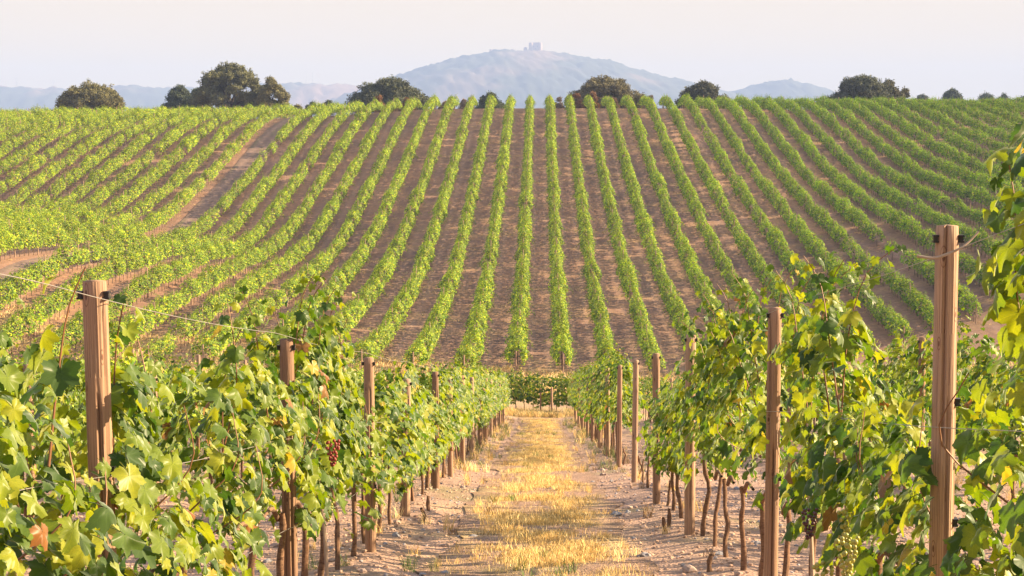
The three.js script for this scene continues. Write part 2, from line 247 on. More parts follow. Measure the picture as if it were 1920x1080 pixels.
// ------------------------------------------------------------------ leaf and vine geometry
function leafGeo(n, cup, wave, wob, serr) {                 // a lobed vine leaf: radius about 1, tip towards -y, face +z
  const R = (a) => { const b = Math.abs(a); const lobe = (c, w, h) => h * Math.exp(-((b - c) ** 2) / w); let r = 0.60 + lobe(0, 0.10, 0.42) + lobe(0.98, 0.09, 0.30) + lobe(1.98, 0.12, 0.20); if (b > 2.6) r *= 1 - 0.72 * smooth(2.6, 3.14, b); return r; };
  const pos = [0, 0, 0], uv = [0.5, 0.5], idx = []; const rings = n > 20 ? [0.55, 1] : [1], seedA = rnd() * 9, seedB = rnd() * 9;
  for (const f of rings) for (let k = 0; k < n; k++) {
    const a = -Math.PI + 0.06 + (k / (n - 1)) * (2 * Math.PI - 0.12); let r = R(a) * f; if (f === 1) r *= 1 + (k % 2 ? serr : -serr);
    const x = Math.sin(a) * r, y = -Math.cos(a) * r;
    const z = -cup * (x * x + 0.5 * y * y) + wave * Math.cos(a * 3.2 + seedA) * r * r + wob * Math.abs(x) + 0.05 * Math.sin(7 * x + seedB) * r - (f === 1 && n > 20 ? 0.05 : 0) * Math.cos(a * 6);
    pos.push(x, y, z); uv.push(0.5 + x * 0.46, 0.5 + y * 0.46);
  }
  for (let k = 0; k < n - 1; k++) { idx.push(0, 1 + k, 2 + k); if (rings.length > 1) idx.push(1 + k, 1 + n + k, 2 + n + k, 1 + k, 2 + n + k, 2 + k); }
  const g = new THREE.BufferGeometry(); g.setAttribute('position', new THREE.Float32BufferAttribute(pos, 3)); g.setAttribute('uv', new THREE.Float32BufferAttribute(uv, 2)); g.setIndex(idx); g.computeVertexNormals(); return g;
}
reseed(501);
const LEAF_HI = [...Array(14)].map(() => leafGeo(45, rr(-0.15, 0.6), rr(0.08, 0.26), rr(-0.5, 0.55), 0.055));
for (const g of LEAF_HI) { const st = new THREE.TubeGeometry(new THREE.QuadraticBezierCurve3(V(0, 0, 0), V(0, 0.35, 0.03), V(0.05, 0.75, -0.25)), 3, 0.022, 3); LEAF_HI[LEAF_HI.indexOf(g)] = mergeGeometries([g, st]); }
const LEAF_MID = [...Array(6)].map(() => leafGeo(15, rr(-0.1, 0.55), rr(0.08, 0.24), rr(-0.45, 0.5), 0.1));
const LEAF_FAR = [...Array(4)].map(() => leafGeo(6, rr(0.1, 0.4), rr(0.1, 0.2), rr(-0.4, 0.4), 0.1));
const tmpQ = new THREE.Quaternion(), tmpM = new THREE.Matrix4();
function leafMatrix(p, n, size, roll) {                     // blade centre, blade normal, radius, roll about the normal; the tip hangs down
  const z = n.clone().normalize(), up = Math.abs(z.y) > 0.96 ? V(1, 0, 0) : V(0, 1, 0), x = new THREE.Vector3().crossVectors(up, z).normalize(), y = new THREE.Vector3().crossVectors(z, x);
  const c = Math.cos(roll), s = Math.sin(roll), x2 = x.clone().multiplyScalar(c).addScaledVector(y, s), y2 = y.clone().multiplyScalar(c).addScaledVector(x, -s);
  return new THREE.Matrix4().makeBasis(x2, y2, z).scale(V(size, size, size)).setPosition(p);
}
function joined(items) {                                    // items: { g, m: Matrix4, c: [r, g, b] } into one geometry with vertex colours
  let nv = 0, ni = 0; for (const e of items) { nv += e.g.attributes.position.count; ni += e.g.index.count; }
  const P = new Float32Array(nv * 3), N = new Float32Array(nv * 3), U = new Float32Array(nv * 2), K = new Float32Array(nv * 3), I = new Uint32Array(ni), v = new THREE.Vector3(), nm = new THREE.Matrix3(); let o = 0, q = 0;
  for (const e of items) {
    const p = e.g.attributes.position, n = e.g.attributes.normal, u = e.g.attributes.uv; nm.getNormalMatrix(e.m);
    for (let i = 0; i < e.g.index.count; i++) I[q++] = e.g.index.getX(i) + o;
    for (let i = 0; i < p.count; i++, o++) { v.fromBufferAttribute(p, i).applyMatrix4(e.m); P.set([v.x, v.y, v.z], o * 3); v.fromBufferAttribute(n, i).applyMatrix3(nm).normalize(); N.set([v.x, v.y, v.z], o * 3); U[o * 2] = u.getX(i); U[o * 2 + 1] = u.getY(i); K.set(e.c, o * 3); }
  }
  const g = new THREE.BufferGeometry(); g.setAttribute('position', new THREE.BufferAttribute(P, 3)); g.setAttribute('normal', new THREE.BufferAttribute(N, 3)); g.setAttribute('uv', new THREE.BufferAttribute(U, 2)); g.setAttribute('color', new THREE.BufferAttribute(K, 3)); g.setIndex(new THREE.BufferAttribute(I, 1)); return g;
}
const GREENS = [[0.20, 0.29, 0.006], [0.29, 0.37, 0.006], [0.11, 0.205, 0.010], [0.40, 0.43, 0.013], [0.065, 0.14, 0.016], [0.24, 0.33, 0.006]];
const leafColour = (yellow = 0.03) => { if (rnd() < yellow) return rnd() < 0.7 ? [0.55, 0.42, 0.04] : [0.42, 0.18, 0.04]; const c = GREENS[Math.floor(rnd() * GREENS.length)], k = rr(0.85, 1.15); return [c[0] * k * rr(0.9, 1.15), c[1] * k, c[2] * k]; };
function tube(pts, r0, r1, seg = 8, rad = 7, wob = 0) {     // a tapering, slightly knotty limb
  const g = new THREE.TubeGeometry(new THREE.CatmullRomCurve3(pts), seg, 1, rad), p = g.attributes.position, c = new THREE.CatmullRomCurve3(pts), w = new THREE.Vector3();
  for (let i = 0; i <= seg; i++) { const q = c.getPointAt(i / seg), r = lerp(r0, r1, i / seg) * (1 + wob * (rnd() - 0.5)); for (let j = 0; j <= rad; j++) { const k = i * (rad + 1) + j; w.fromBufferAttribute(p, k).sub(q).multiplyScalar(r).add(q); p.setXYZ(k, w.x, w.y, w.z); } }
  g.computeVertexNormals(); return g;
}
// leaves of one vine standing at the origin: row runs along z, height measured from its foot
function canopy({ len, top, bot, half, n, size, lean = 0, holes = 0 }) {
  const L = [];
  for (let i = 0; i < n; i++) {
    const t = Math.pow(rnd(), 0.85), h = bot + (top - bot) * t + gauss() * 0.03, s = rnd() < 0.5 ? -1 : 1, depth = Math.sqrt(rnd());
    const w = half * (0.55 + 0.45 * Math.sin(Math.PI * clamp(t * 0.95 + 0.12, 0, 1)));
    const p = V(s * w * (0.25 + 0.75 * depth) + gauss() * 0.05 + lean * h, h, rr(-0.5, 0.5) * len + gauss() * 0.05);
    if (holes && fbm(p.z * 2.2 + holes, p.y * 2.6 + s * 7, 2) > 0.56 && rnd() < 0.85) continue;
    const nrm = V(s * (0.35 + 0.6 * depth), 0.42 + 0.5 * t * (1 - depth) + gauss() * 0.3, gauss() * 0.75);
    L.push({ p, n: nrm, size: size * rr(0.5, 1.28) * (1 - 0.25 * t), roll: gauss() * 0.8, depth, t });
  }
  return L;
}
function shootLeaves(pts, size) {                            // leaves along a shoot, alternate sides, smaller towards its tip
  const c = new THREE.CatmullRomCurve3(pts), len = c.getLength(), n = Math.round(len / 0.042), L = [];
  for (let i = 1; i <= n; i++) { const t = i / n, q = c.getPointAt(t), a = i * 2.4 + rnd(); const o = V(Math.cos(a), rr(-0.2, 0.5), Math.sin(a)); L.push({ p: q.clone().addScaledVector(o, size * 0.8), n: o.clone().add(V(0, 0.5, 0)), size: size * lerp(1, 0.4, t) * rr(0.8, 1.15), roll: gauss() * 0.7, depth: 1, t: 1 }); }
  return L;
}
function trunkGeo(h, r) { const b = [V(0, -0.08, 0)]; let x = 0, z = 0; for (let i = 1; i <= 5; i++) { x += gauss() * 0.025; z += gauss() * 0.03; b.push(V(x, h * i / 5, z)); } return tube(b, r * 1.25, r * 0.85, 10, 8, 0.35); }
function bunchGeo(n, r) { const gs = [], s = new THREE.IcosahedronGeometry(1, 1); for (let i = 0; i < n; i++) { const t = i / n, a = i * 2.4, w = 0.045 * (1 - t * 0.75) * Math.sqrt(rnd() * 0.6 + 0.4), k = r * rr(0.85, 1.1); const g = s.clone().scale(k, k * 1.08, k); g.translate(Math.cos(a) * w, -t * 0.15 + gauss() * 0.006, Math.sin(a) * w); gs.push(g); } const m = mergeVertices(mergeGeometries(gs).deleteAttribute('uv').deleteAttribute('normal')); m.computeVertexNormals(); return m; }
const GRAPE_GREEN = new THREE.MeshPhysicalMaterial({ color: C(0.42, 0.40, 0.08), roughness: 0.35, transmission: 0.25, thickness: 0, clearcoat: 0.2 });
const GRAPE_DARK = new THREE.MeshPhysicalMaterial({ color: C(0.06, 0.012, 0.02), roughness: 0.4, clearcoat: 0.2 }), GRAPE_RED = std({ color: C(0.22, 0.03, 0.02), roughness: 0.6 });

// ------------------------------------------------------------------ posts
function shaftGeo(r0, r1, h, crack, lean = [0, 0]) {         // a round post with a drying crack cut into it; foot at the origin, sunk 0.3 m
  const nr = 40, nh = 34, pos = [], uv = [], idx = [], H = h + 0.3, ph = rnd() * 9;
  for (let j = 0; j <= nh; j++) for (let i = 0; i <= nr; i++) {
    const t = j / nh, y = -0.3 + H * t, a = i / nr * 2 * Math.PI; let r = lerp(r0, r1, t) * (1 + 0.012 * Math.sin(2 * a + ph) + 0.015 * Math.sin(5 * t + 3 * a + ph) + 0.03 * (noise2(a * 6 + ph * 7, t * 9) - 0.5)) * (j === nh ? 0.94 : 1);
    if (crack) for (const [ci, c0, c1, dep] of crack) { const ii = (ci + Math.round(Math.sin(t * 5 + ci) * 0.4) + nr) % nr; if (i % nr === ii && t > c0 && t < c1) r *= 1 - dep; }
    pos.push(Math.sin(a) * r + lean[0] * y, y, Math.cos(a) * r + lean[1] * y); uv.push(i / nr, y / 2.2 + ph);
  }
  for (let j = 0; j < nh; j++) for (let i = 0; i < nr; i++) { const k = j * (nr + 1) + i; idx.push(k, k + 1, k + nr + 1, k + 1, k + nr + 2, k + nr + 1); }
  const c = pos.length / 3; pos.push(lean[0] * h, h + 0.004, lean[1] * h); uv.push(0.5, ph); const b = nh * (nr + 1); for (let i = 0; i < nr; i++) idx.push(b + i, b + i + 1, c);
  const g = new THREE.BufferGeometry(); g.setAttribute('position', new THREE.Float32BufferAttribute(pos, 3)); g.setAttribute('uv', new THREE.Float32BufferAttribute(uv, 2)); g.setIndex(idx); g.computeVertexNormals(); return g;
}
const clipGeo = mergeGeometries([new THREE.BoxGeometry(0.016, 0.03, 0.022), new THREE.BoxGeometry(0.022, 0.008, 0.03).translate(0, 0.012, 0), new THREE.BoxGeometry(0.022, 0.008, 0.03).translate(0, -0.012, 0)]);
function post(label, x, d, h, r, { mat = M.wood, lean = [0, 0], crack, clips = [], group } = {}) {
  const y = ground(x, d), up = y - profile(d); h -= up; const t = thing('wooden_post', label, 'post', [x, y, -d], group);
  part('shaft', shaftGeo(r * 1.08, r, h, crack ?? [[Math.floor(rr(0, 5)), rr(0.2, 0.5), rr(0.7, 1), 0.3], [Math.floor(rr(34, 40)), rr(0, 0.3), rr(0.4, 0.8), 0.25], [Math.floor(rr(5, 10)), rr(0.3, 0.5), rr(0.6, 0.8), 0.2]], lean), mat, t);
  for (const [hy, side] of clips) { const c = part('wire_clip', clipGeo, M.plastic, t); c.scale.setScalar(0.85); c.position.set(side * (r + 0.004) + lean[0] * hy, hy - up, lean[1] * hy + r * 0.35); }
  return t;
}

// ------------------------------------------------------------------ the foreground rows
const SIDE = { L1: 'row left of the grass path', R1: 'row right of the grass path', L2: 'second row left of the path', R2: 'second row right of the path' };
const topL = [[3.6, 1.36], [4.5, 1.40], [4.75, 1.52], [5.0, 1.52], [5.2, 1.48], [5.6, 1.45], [6.0, 1.2], [6.7, 1.25], [7.1, 1.52], [7.8, 1.5], [8.6, 1.6], [9.4, 1.75], [10.6, 1.78], [11.5, 1.72], [12.2, 1.5], [13.7, 1.5], [16, 1.6], [20, 1.55], [24, 1.62], [38, 1.75], [70, 1.8]];
const topR = [[3.6, 2.2], [5.0, 2.2], [5.3, 1.4], [5.9, 1.22], [7.05, 1.28], [7.5, 1.5], [7.9, 1.78], [8.6, 1.85], [9.6, 1.7], [10.6, 1.9], [12.6, 1.92], [13.6, 1.75], [14.6, 1.6], [17, 1.5], [18, 1.3], [29, 1.7], [31, 1.95], [40, 1.95], [70, 1.9]];
const botL = [[3.6, 0.55], [8.8, 0.5], [9.6, 0.62], [12, 0.62], [14, 0.6], [20, 0.55], [70, 0.6]];
const botR = [[3.6, 0.6], [8, 0.55], [9.5, 0.7], [11.5, 0.78], [13, 0.95], [14.5, 0.95], [17, 0.85], [29, 0.7], [70, 0.65]];
const postsL = [[5.16, 1.745, 0.0395], [9.05, 1.68, 0.04], [12.84, 1.65, 0.042], [16.4, 1.5, 0.044], [21, 1.63, 0.043], [24.4, 1.6, 0.042], [28.4, 1.65, 0.042], [32.4, 1.65, 0.042], [36.5, 1.65, 0.042], [40.5, 1.7, 0.042], [45, 1.7, 0.042], [50, 1.7, 0.042], [55, 1.7, 0.042], [61, 1.7, 0.042]];
const postsR = [[5.62, 1.975, 0.040], [9.72, 1.90, 0.041], [14.45, 1.90, 0.046], [18.7, 1.83, 0.044], [22.9, 1.83, 0.041], [27.4, 1.83, 0.042], [32, 1.85, 0.042], [36.5, 1.85, 0.042], [41, 1.85, 0.042], [46, 1.85, 0.042], [51, 1.85, 0.042], [56, 1.85, 0.042], [61, 1.85, 0.042]];
reseed(9001);
const spec = {
  L1: ['thick weathered end post with long crack, left of the path', 'dark slim post almost hidden by leaves, second left of the path', 'pale post rising clear of the leaves, third left of the path'],
  R1: ['tall pale post with deep crack and bent cane, right of the path', 'cracked brown post in front of tall leafy shoots, right of the path', 'thick pink-brown post beside the last leaves before the gap, right of the path', 'knotty brown post standing bare at the gap, right of the path', 'pale grey post in the bare gap, middle of three', 'slim post at the far end of the bare gap, right of the path'],
};
function rowPosts(key, x, list, mats) {
  list.forEach(([d, h, r], i) => {
    const near = d < 30, label = spec[key]?.[i] ?? `weathered round post, ${ordinal(i + 1)} from the near end of the ${SIDE[key]}`;
    post(label, x - Math.sign(x) * (i > 1 && Math.abs(x) < 2 ? 0.05 : 0) + gauss() * 0.012, d, h, r, {
      mat: mats?.[i] ?? (rnd() < 0.4 ? M.woodPale : M.wood), lean: [gauss() * 0.012, gauss() * 0.008], group: 'wooden trellis posts',
      crack: i === 0 && key === 'L1' ? [[2, 0.0, 0.8, 0.5], [37, 0.25, 0.6, 0.3], [6, 0.5, 0.96, 0.2]] : i === 0 && key === 'R1' ? [[38, 0.66, 1.01, 0.6], [1, 0.1, 0.72, 0.35], [6, 0.3, 0.9, 0.2]] : i === 1 && key === 'R1' ? [[0, 0.2, 0.6, 0.45], [35, 0.5, 0.95, 0.25]] : undefined,
      clips: near ? [[h - 0.045, 1], [h - 0.045, -1], [h - 0.62, 1], [h - 1.05, 1]].slice(0, d < 16 ? 4 : 2) : [],
    });
  });
}
rowPosts('L1', -1.43, postsL, [M.wood, M.woodDark, M.wood, M.woodPale, M.woodDark, M.wood]);
rowPosts('R1', 1.43, postsR, [M.woodPale, M.wood, M.woodPale, M.wood, M.woodPale, M.wood]);
rowPosts('L2', -4.33, [[9.2, 1.6, 0.04], [13.4, 1.6, 0.04], [17.7, 1.55, 0.04], [21.9, 1.6, 0.04], [26.2, 1.6, 0.04], [30.5, 1.6, 0.04], [35, 1.6, 0.04], [40, 1.6, 0.04], [45, 1.6, 0.04], [50, 1.6, 0.04], [56, 1.6, 0.04]]);
rowPosts('R2', 4.33, [[13.6, 1.9, 0.042], [18, 2.0, 0.04], [23, 2.0, 0.045], [27.5, 1.8, 0.042], [32, 1.8, 0.042], [36.5, 1.8, 0.042], [41, 1.8, 0.042], [46, 1.8, 0.042], [52, 1.8, 0.042], [58, 1.8, 0.042]]);

// spots where the photograph shows a post free of leaves: row side, distance, height range
const CLEAR = [[-1.43, 5.16, 1.16, 1.9, 0.075], [-1.43, 9.05, 0.1, 0.66, 0.06], [-1.43, 9.05, 1.42, 1.7, 0.05], [-1.43, 12.84, 0.1, 0.62, 0.06], [-1.43, 12.84, 0.98, 1.7, 0.06], [-1.43, 16.4, 0.05, 0.66, 0.07], [-1.43, 21, 0.1, 1.7, 0.07], [1.43, 5.62, 1.3, 2.1, 0.08], [1.43, 5.62, 0.8, 1.3, 0.03], [1.43, 9.72, 0.05, 1.45, 0.06], [1.43, 14.45, 0.1, 0.75, 0.06], [1.43, 14.45, 1.5, 2.0, 0.06], [1.43, 18.7, 0.1, 1.9, 0.1], [1.43, 9.72, 1.62, 1.95, 0.04]];
function hidesPost(p) {                                      // leaf (world position) in front of such a stretch of post
  for (const [x, d, h0, h1, w] of CLEAR) { const dl = -p.z; if (dl >= d + 0.03 || dl < d - 1.6) continue; const k = d / dl, px = p.x * k, py = p.y * k - ground(x, d); if (Math.abs(px - x) < w + 0.028 && py > h0 - 0.03 && py < h1 + 0.06) return true; }
  return false;
}
const BARE = [[17.6, 29.2]];                                  // where the right row has lost its leaves
const place = new Map();
function vineLabel(key, n, extra) { return `${extra ? extra + ' ' : ''}grapevine, ${ordinal(n)} from the near end of the ${SIDE[key]}`; }
// near vines: leaves one by one
function nearVine(key, x, d, n, o) {
  const y = ground(x, d), t = thing('grapevine', vineLabel(key, n, o.note), 'grapevine', [x, y, -d], 'grapevines of the nearest rows');
  const dx = o.out ?? (key[0] === 'L' ? -0.06 : 0.06), base = V(x, y, -d);
  part('trunk', trunkGeo(0.62, rr(0.016, 0.024)), M.bark, t).position.set(dx, 0, 0);
  part('cordon', tube([V(dx, 0.58, 0), V(dx, 0.68, 0.18), V(dx + gauss() * 0.02, 0.7, 0.5)], 0.018, 0.01, 6, 6, 0.3), M.bark, t);
  let L = canopy({ len: 1.12, top: o.top, bot: o.bot, half: o.half ?? 0.27, n: o.n ?? 330, size: d < 5.2 && key === 'L1' ? 0.068 : 0.075, holes: d * 3.7 }).map((l) => { l.p.x += dx; return l; });
  for (const [sx, sz, h0, h1, bend] of o.shoots ?? []) {
    const pts = [V(dx + sx * 0.3, h0, sz * 0.8), V(dx + sx, (h0 + h1) / 2, sz), V(dx + sx + bend * 0.4, h1 - 0.12, sz + bend * 0.2), V(dx + sx + bend, h1, sz + bend * 0.5)];
    part('shoot', tube(pts, 0.0048, 0.0022, 10, 5), M.cane, t); L.push(...shootLeaves([pts[0].clone().lerp(pts[1], 0.6), ...pts.slice(1)], 0.082));
  }
  for (let i = 0; i < 1; i++) { const z = rr(-0.45, 0.45), h = o.bot + rr(0.1, 0.3), e = h + rr(0.3, 0.55), s = (key[0] === 'L' ? 1 : -1) * rr(0.1, 0.3); part('shoot', tube([V(dx, h, z), V(dx + s, (h + e) / 2, z + gauss() * 0.1), V(dx + s * 0.9, e, z + gauss() * 0.2)], 0.0042, 0.002, 8, 5), M.cane, t); }
  L = L.filter((l) => { const dl = d - l.p.z; if (key === 'L1' && ((Math.abs(dl - 5.83) < 0.13 && l.p.y > 1.0) || (dl > 6.05 && dl < 6.45 && l.p.y < 0.95 && rnd() < 0.7))) return false; return !hidesPost(l.p.clone().add(base)); });
  // those that face the path or top the canopy show singly, the rest fill in behind
  const face = key[0] === 'L' ? 1 : -1, score = (l) => (l.p.x - dx) * face * 2 + l.t * 0.6 + (l.p.z) * 0.3 + rnd() * 0.15;
  L.forEach((l) => { l.s = score(l); }); L.sort((a, b) => b.s - a.s);
  const single = Math.min(L.length, o.single ?? 150), rest = [];
  L.forEach((l, i) => {
    const m = leafMatrix(l.p, l.n, l.size, l.roll);
    if (i < single) { const q = rnd(), mat = l.h < 0.9 && q < 0.03 ? LEAF_RUST : q < 0.012 + (l.p.y < o.bot + 0.15 ? 0.035 : 0) ? (rnd() < 0.6 ? LEAF_YELLOW : LEAF_RUST) : q < 0.02 ? LEAF_BROWN : LEAF[Math.floor(rnd() * LEAF.length)]; const f = part('leaf', LEAF_HI[Math.floor(rnd() * LEAF_HI.length)], mat, t); f.applyMatrix4(m); }
    else rest.push({ g: LEAF_MID[Math.floor(rnd() * LEAF_MID.length)], m, c: leafColour(0.02) });
  });
  if (rest.length) part('foliage', joined(rest), FOLIAGE, t).userData.kind = 'stuff';
  for (const [bx, by, bz, mat, s] of o.bunches ?? []) { const b = part('grape_bunch', bunchGeo(34, 0.0095), mat, t); b.position.set(bx, by, bz); b.scale.setScalar(s ?? 1); b.userData.label = mat === GRAPE_GREEN ? 'ripening green grape bunch' : mat === GRAPE_RED ? 'shrivelled red grape bunch' : 'dark blue grape bunch'; }
  return t;
}
// vines farther down: six patterns of foliage and trunk, shared
reseed(4242);
const MIDV = [...Array(6)].map(() => {
  const L = canopy({ len: 1.25, top: 1, bot: rr(-0.16, 0.06), half: 0.36, n: 330, size: 0.08, holes: 0.01 + rnd() * 50 });   // heights 0..1, stretched below
  const top = []; for (let i = 0; i < 3; i++) { const z = rr(-0.5, 0.5), x = gauss() * 0.12; top.push([V(x, 0.7, z), V(x + gauss() * 0.05, 0.95, z), V(x + gauss() * 0.1, rr(1.08, 1.22), z + gauss() * 0.1)]); }
  return { L, top, trunk: trunkGeo(0.75, rr(0.014, 0.024)) };
});
function midVineGeo(v, top, bot, far) {
  const it = v.L.filter((_, i) => !far || i % 2 === 0).map((l) => ({ g: (far ? LEAF_FAR : LEAF_MID)[Math.floor(rnd() * (far ? 4 : 6))], m: leafMatrix(V(l.p.x, bot + (top - bot) * l.p.y, l.p.z), l.n, l.size * (far ? 1.35 : 1), l.roll), c: leafColour(0.02) }));
  for (const s of v.top) for (const l of shootLeaves(s.map((p) => V(p.x, bot + (top - bot) * p.y, p.z)), 0.07)) it.push({ g: LEAF_MID[0], m: leafMatrix(l.p, l.n, l.size, l.roll), c: leafColour(0) });
  return joined(it);
}
const midGeos = [[1.9, 0.7], [1.7, 0.6], [1.5, 0.55]].map(([t, b]) => MIDV.map((v) => midVineGeo(v, t, b, false))), farGeos = [[1.9, 0.7], [1.7, 0.6], [1.5, 0.55]].map(([t, b]) => MIDV.map((v) => midVineGeo(v, t, b, true)));
function midVine(key, x, d, n, top, bare) {
  const y = ground(x, d), t = thing('grapevine', vineLabel(key, n, bare ? 'leafless' : ''), 'grapevine', [x, y, -d], 'grapevines of the nearest rows');
  const k = Math.floor(rnd() * 6), row = top > 1.8 ? 0 : top > 1.6 ? 1 : 2, ref = [1.9, 1.7, 1.5][row];
  const tr = part('trunk', MIDV[Math.floor(rnd() * 6)].trunk, M.bark, t); tr.position.set((key[0] === 'L' ? -1 : 1) * 0.05, 0, 0); tr.rotation.y = rnd() * 6; if (bare) { tr.scale.set(0.8, rr(0.25, 0.75), 0.8); tr.rotation.z = gauss() * 0.15; return t; }
  const f = part('foliage', (d < 40 ? midGeos : farGeos)[row][k], FOLIAGE, t); f.position.x = (key[0] === 'L' ? -1 : 1) * rr(0.1, 0.2); f.scale.set(rr(0.8, 1.25), top / ref, rr(0.95, 1.1)); if (rnd() < 0.5) f.rotation.y = Math.PI;
  return t;
}
// left and right rows
reseed(31);
const notesL = {}, XL = -1.43, XR = 1.43;
const nearL = [[4.05], [4.75], [5.55], [6.4], [7.25], [8.1], [8.95], [9.85], [10.7], [11.55]], nearR = [[4.2], [4.8], [5.5], [6.25], [7.0], [7.85], [8.75], [9.65], [10.55], [11.5], [12.5], [13.4]];
nearL.forEach(([d], i) => {
  const shoots = d > 4.6 && d < 5 ? [[0.06, 0.05, 1.1, 1.72, 0.1], [-0.1, 0.2, 1.0, 1.66, 0.05]] : d > 5.3 && d < 5.7 ? [[0.02, 0.1, 1.0, 1.66, 0.05], [0.1, -0.1, 0.9, 1.5, -0.05]] : d > 7 && d < 7.5 ? [[0.12, 0.1, 1.0, 1.74, -0.04], [0.0, -0.2, 1.0, 1.6, 0.1]] : d > 8.9 && d < 10 ? [[0.1, -0.1, 1.2, 1.98, 0.12], [-0.05, 0.25, 1.2, 1.9, -0.1], [0.1, -0.35, 1.2, 1.93, 0.15]] : d > 10.5 ? [[0, 0, 1.1, 1.85, 0.1], [0.1, 0.3, 1.1, 1.9, -0.1]] : [];
  const bunches = i === 6 ? [[0.22, 0.98, -0.3, GRAPE_RED, 1]] : i === 7 ? [[0.12, 0.66, 0.1, GRAPE_GREEN, 0.8]] : [];
  nearVine('L1', XL, d, i + 1, { top: table(topL, d) - 0.08, bot: table(botL, d) + rr(-0.1, 0.06), shoots, bunches, n: d < 6 ? 290 : 320, single: d < 6.5 ? 190 : 150 });
});
nearR.forEach(([d], i) => {
  const shoots = d < 4.5 ? [[-0.05, -0.1, 1.4, 2.15, 0.1], [0.1, -0.3, 1.4, 2.1, -0.05]] : d < 5 ? [[-0.05, 0.15, 1.4, 2.22, 0.05], [0.0, 0.25, 1.3, 2.1, -0.05], [-0.1, -0.1, 1.2, 2.0, -0.03]] : d > 7.5 && d < 9.2 ? [[-0.1, 0.2, 1.2, 2.02, -0.12], [0.05, -0.1, 1.2, 2.05, 0.2], [-0.05, -0.3, 1.2, 1.98, 0.1]] : d > 10 && d < 13 ? [[-0.1, 0.1, 1.3, 2.1, -0.12], [0.1, -0.2, 1.3, 2.12, 0.1], [-0.2, 0.3, 1.2, 1.9, -0.2]] : [];
  const bunches = i === 3 ? [[-0.24, 0.78, 0.15, GRAPE_GREEN, 1.1], [-0.2, 0.84, -0.05, GRAPE_GREEN, 0.9]] : i === 4 ? [[-0.2, 0.78, -0.2, GRAPE_DARK, 0.9], [-0.22, 0.66, 0.3, GRAPE_GREEN, 1.15]] : [];
  nearVine('R1', XR, d, i + 1, { top: table(topR, d) - 0.08, bot: table(botR, d), shoots, bunches, half: d < 5 ? 0.21 : 0.27, out: d < 5 ? 0.13 : 0.06, n: d < 5 ? 330 : d < 7.2 ? 260 : 320, single: d < 6.5 ? 210 : 150 });
});
reseed(77);
let nl = nearL.length, nr = nearR.length;
for (let d = 12.45; d < 67; d += 1.05) midVine('L1', XL + gauss() * 0.02, d + gauss() * 0.06, ++nl, table(topL, d) * (d < 27 ? rr(0.74, 1.06) : rr(0.88, 1.08)));
for (let d = 14.3; d < 67; d += 1.05) { const bare = BARE.some(([a, b]) => d > a && d < b); if (bare && rnd() < 0.55) continue; midVine('R1', XR + gauss() * 0.02, d + gauss() * 0.06, ++nr, table(topR, d) * rr(0.9, 1.06), bare); }
let k2 = 0; for (let d = 9; d < 67; d += 1.1) midVine('L2', -4.33, d + gauss() * 0.06, ++k2, rr(1.42, 1.62));
k2 = 0; for (let d = 12.6; d < 67; d += 1.1) midVine('R2', 4.33, d + gauss() * 0.06, ++k2, d > 15 && d < 21 ? rr(1.75, 2.0) : rr(1.4, 1.65), d > 23.2 && d < 29);

// vines across the foot of the path
reseed(808);
for (let j = 0; j < 28; j++) { const i = j % 14, x = -4.8 + i * 0.75 + (j > 13 ? 0.35 : 0), d = (j > 13 ? 74.4 : 72) + gauss() * 0.1, t = thing('grapevine', `grapevine in the ${j > 13 ? 'rear' : 'front'} line across the path's foot, ${ordinal(i + 1)} from the left`, 'grapevine', [x, ground(x, d), -d], 'vines across the foot of the path'); const f = part('foliage', midGeos[1][i % 6], FOLIAGE, t); f.rotation.y = Math.PI / 2; f.scale.set(1.5, rr(1.0, 1.14), 1.15); f.position.y = -0.16; const tr = part('trunk', MIDV[i % 6].trunk, M.bark, t); tr.rotation.y = i; }
post('thin post standing alone where the grass path ends', 0.55, 71.2, 1.35, 0.05, { mat: M.woodPale }); post('short greyish post at the end of the grass path, behind thin post', 0.05, 71.6, 1.3, 0.035, { mat: M.wood });

// stumps of dead vines and thin stakes
reseed(555);
for (const [x, d, h, lb] of [[1.2, 14.9, 0.2, 'short dead stump behind the thick pink-brown post'], [1.28, 15.6, 0.24, 'taller dead stump behind the thick pink-brown post'], [1.26, 11.6, 0.17, 'split dead stump near the cracked brown post'], [-1.2, 16.1, 0.2, 'dead stump at the foot of the left row, nearest'], [-1.22, 17.4, 0.22, 'dead stump at the foot of the left row, second']]) { const t = tag(part('vine_stump', tube([V(0, -0.05, 0), V(gauss() * 0.03, h * 0.5, gauss() * 0.03), V(gauss() * 0.06, h, gauss() * 0.05)], 0.034, 0.02, 6, 8, 0.5), M.bark, scene), lb, 'stump', 'dead vine stumps'); t.position.set(x, ground(x, d), -d); t.scale.setScalar(0.75); }
for (const [x, d, h, lb] of [[1.5, 7.55, 1.05, 'thin leaning stake among the right vines near the bottom edge'], [1.5, 8.55, 0.85, 'thin stake tied beside a trunk right of the cracked brown post'], [-1.4, 10.4, 0.75, 'thin pale stake beside a trunk in the left row']]) { const t = tag(part('wooden_stake', tube([V(0, -0.1, 0), V(-0.02, h * 0.5, 0), V(-0.05, h, 0.02)], 0.013, 0.011, 6, 7), M.caneGrey, scene), lb, 'stake'); t.position.set(x, ground(x, d), -d); }

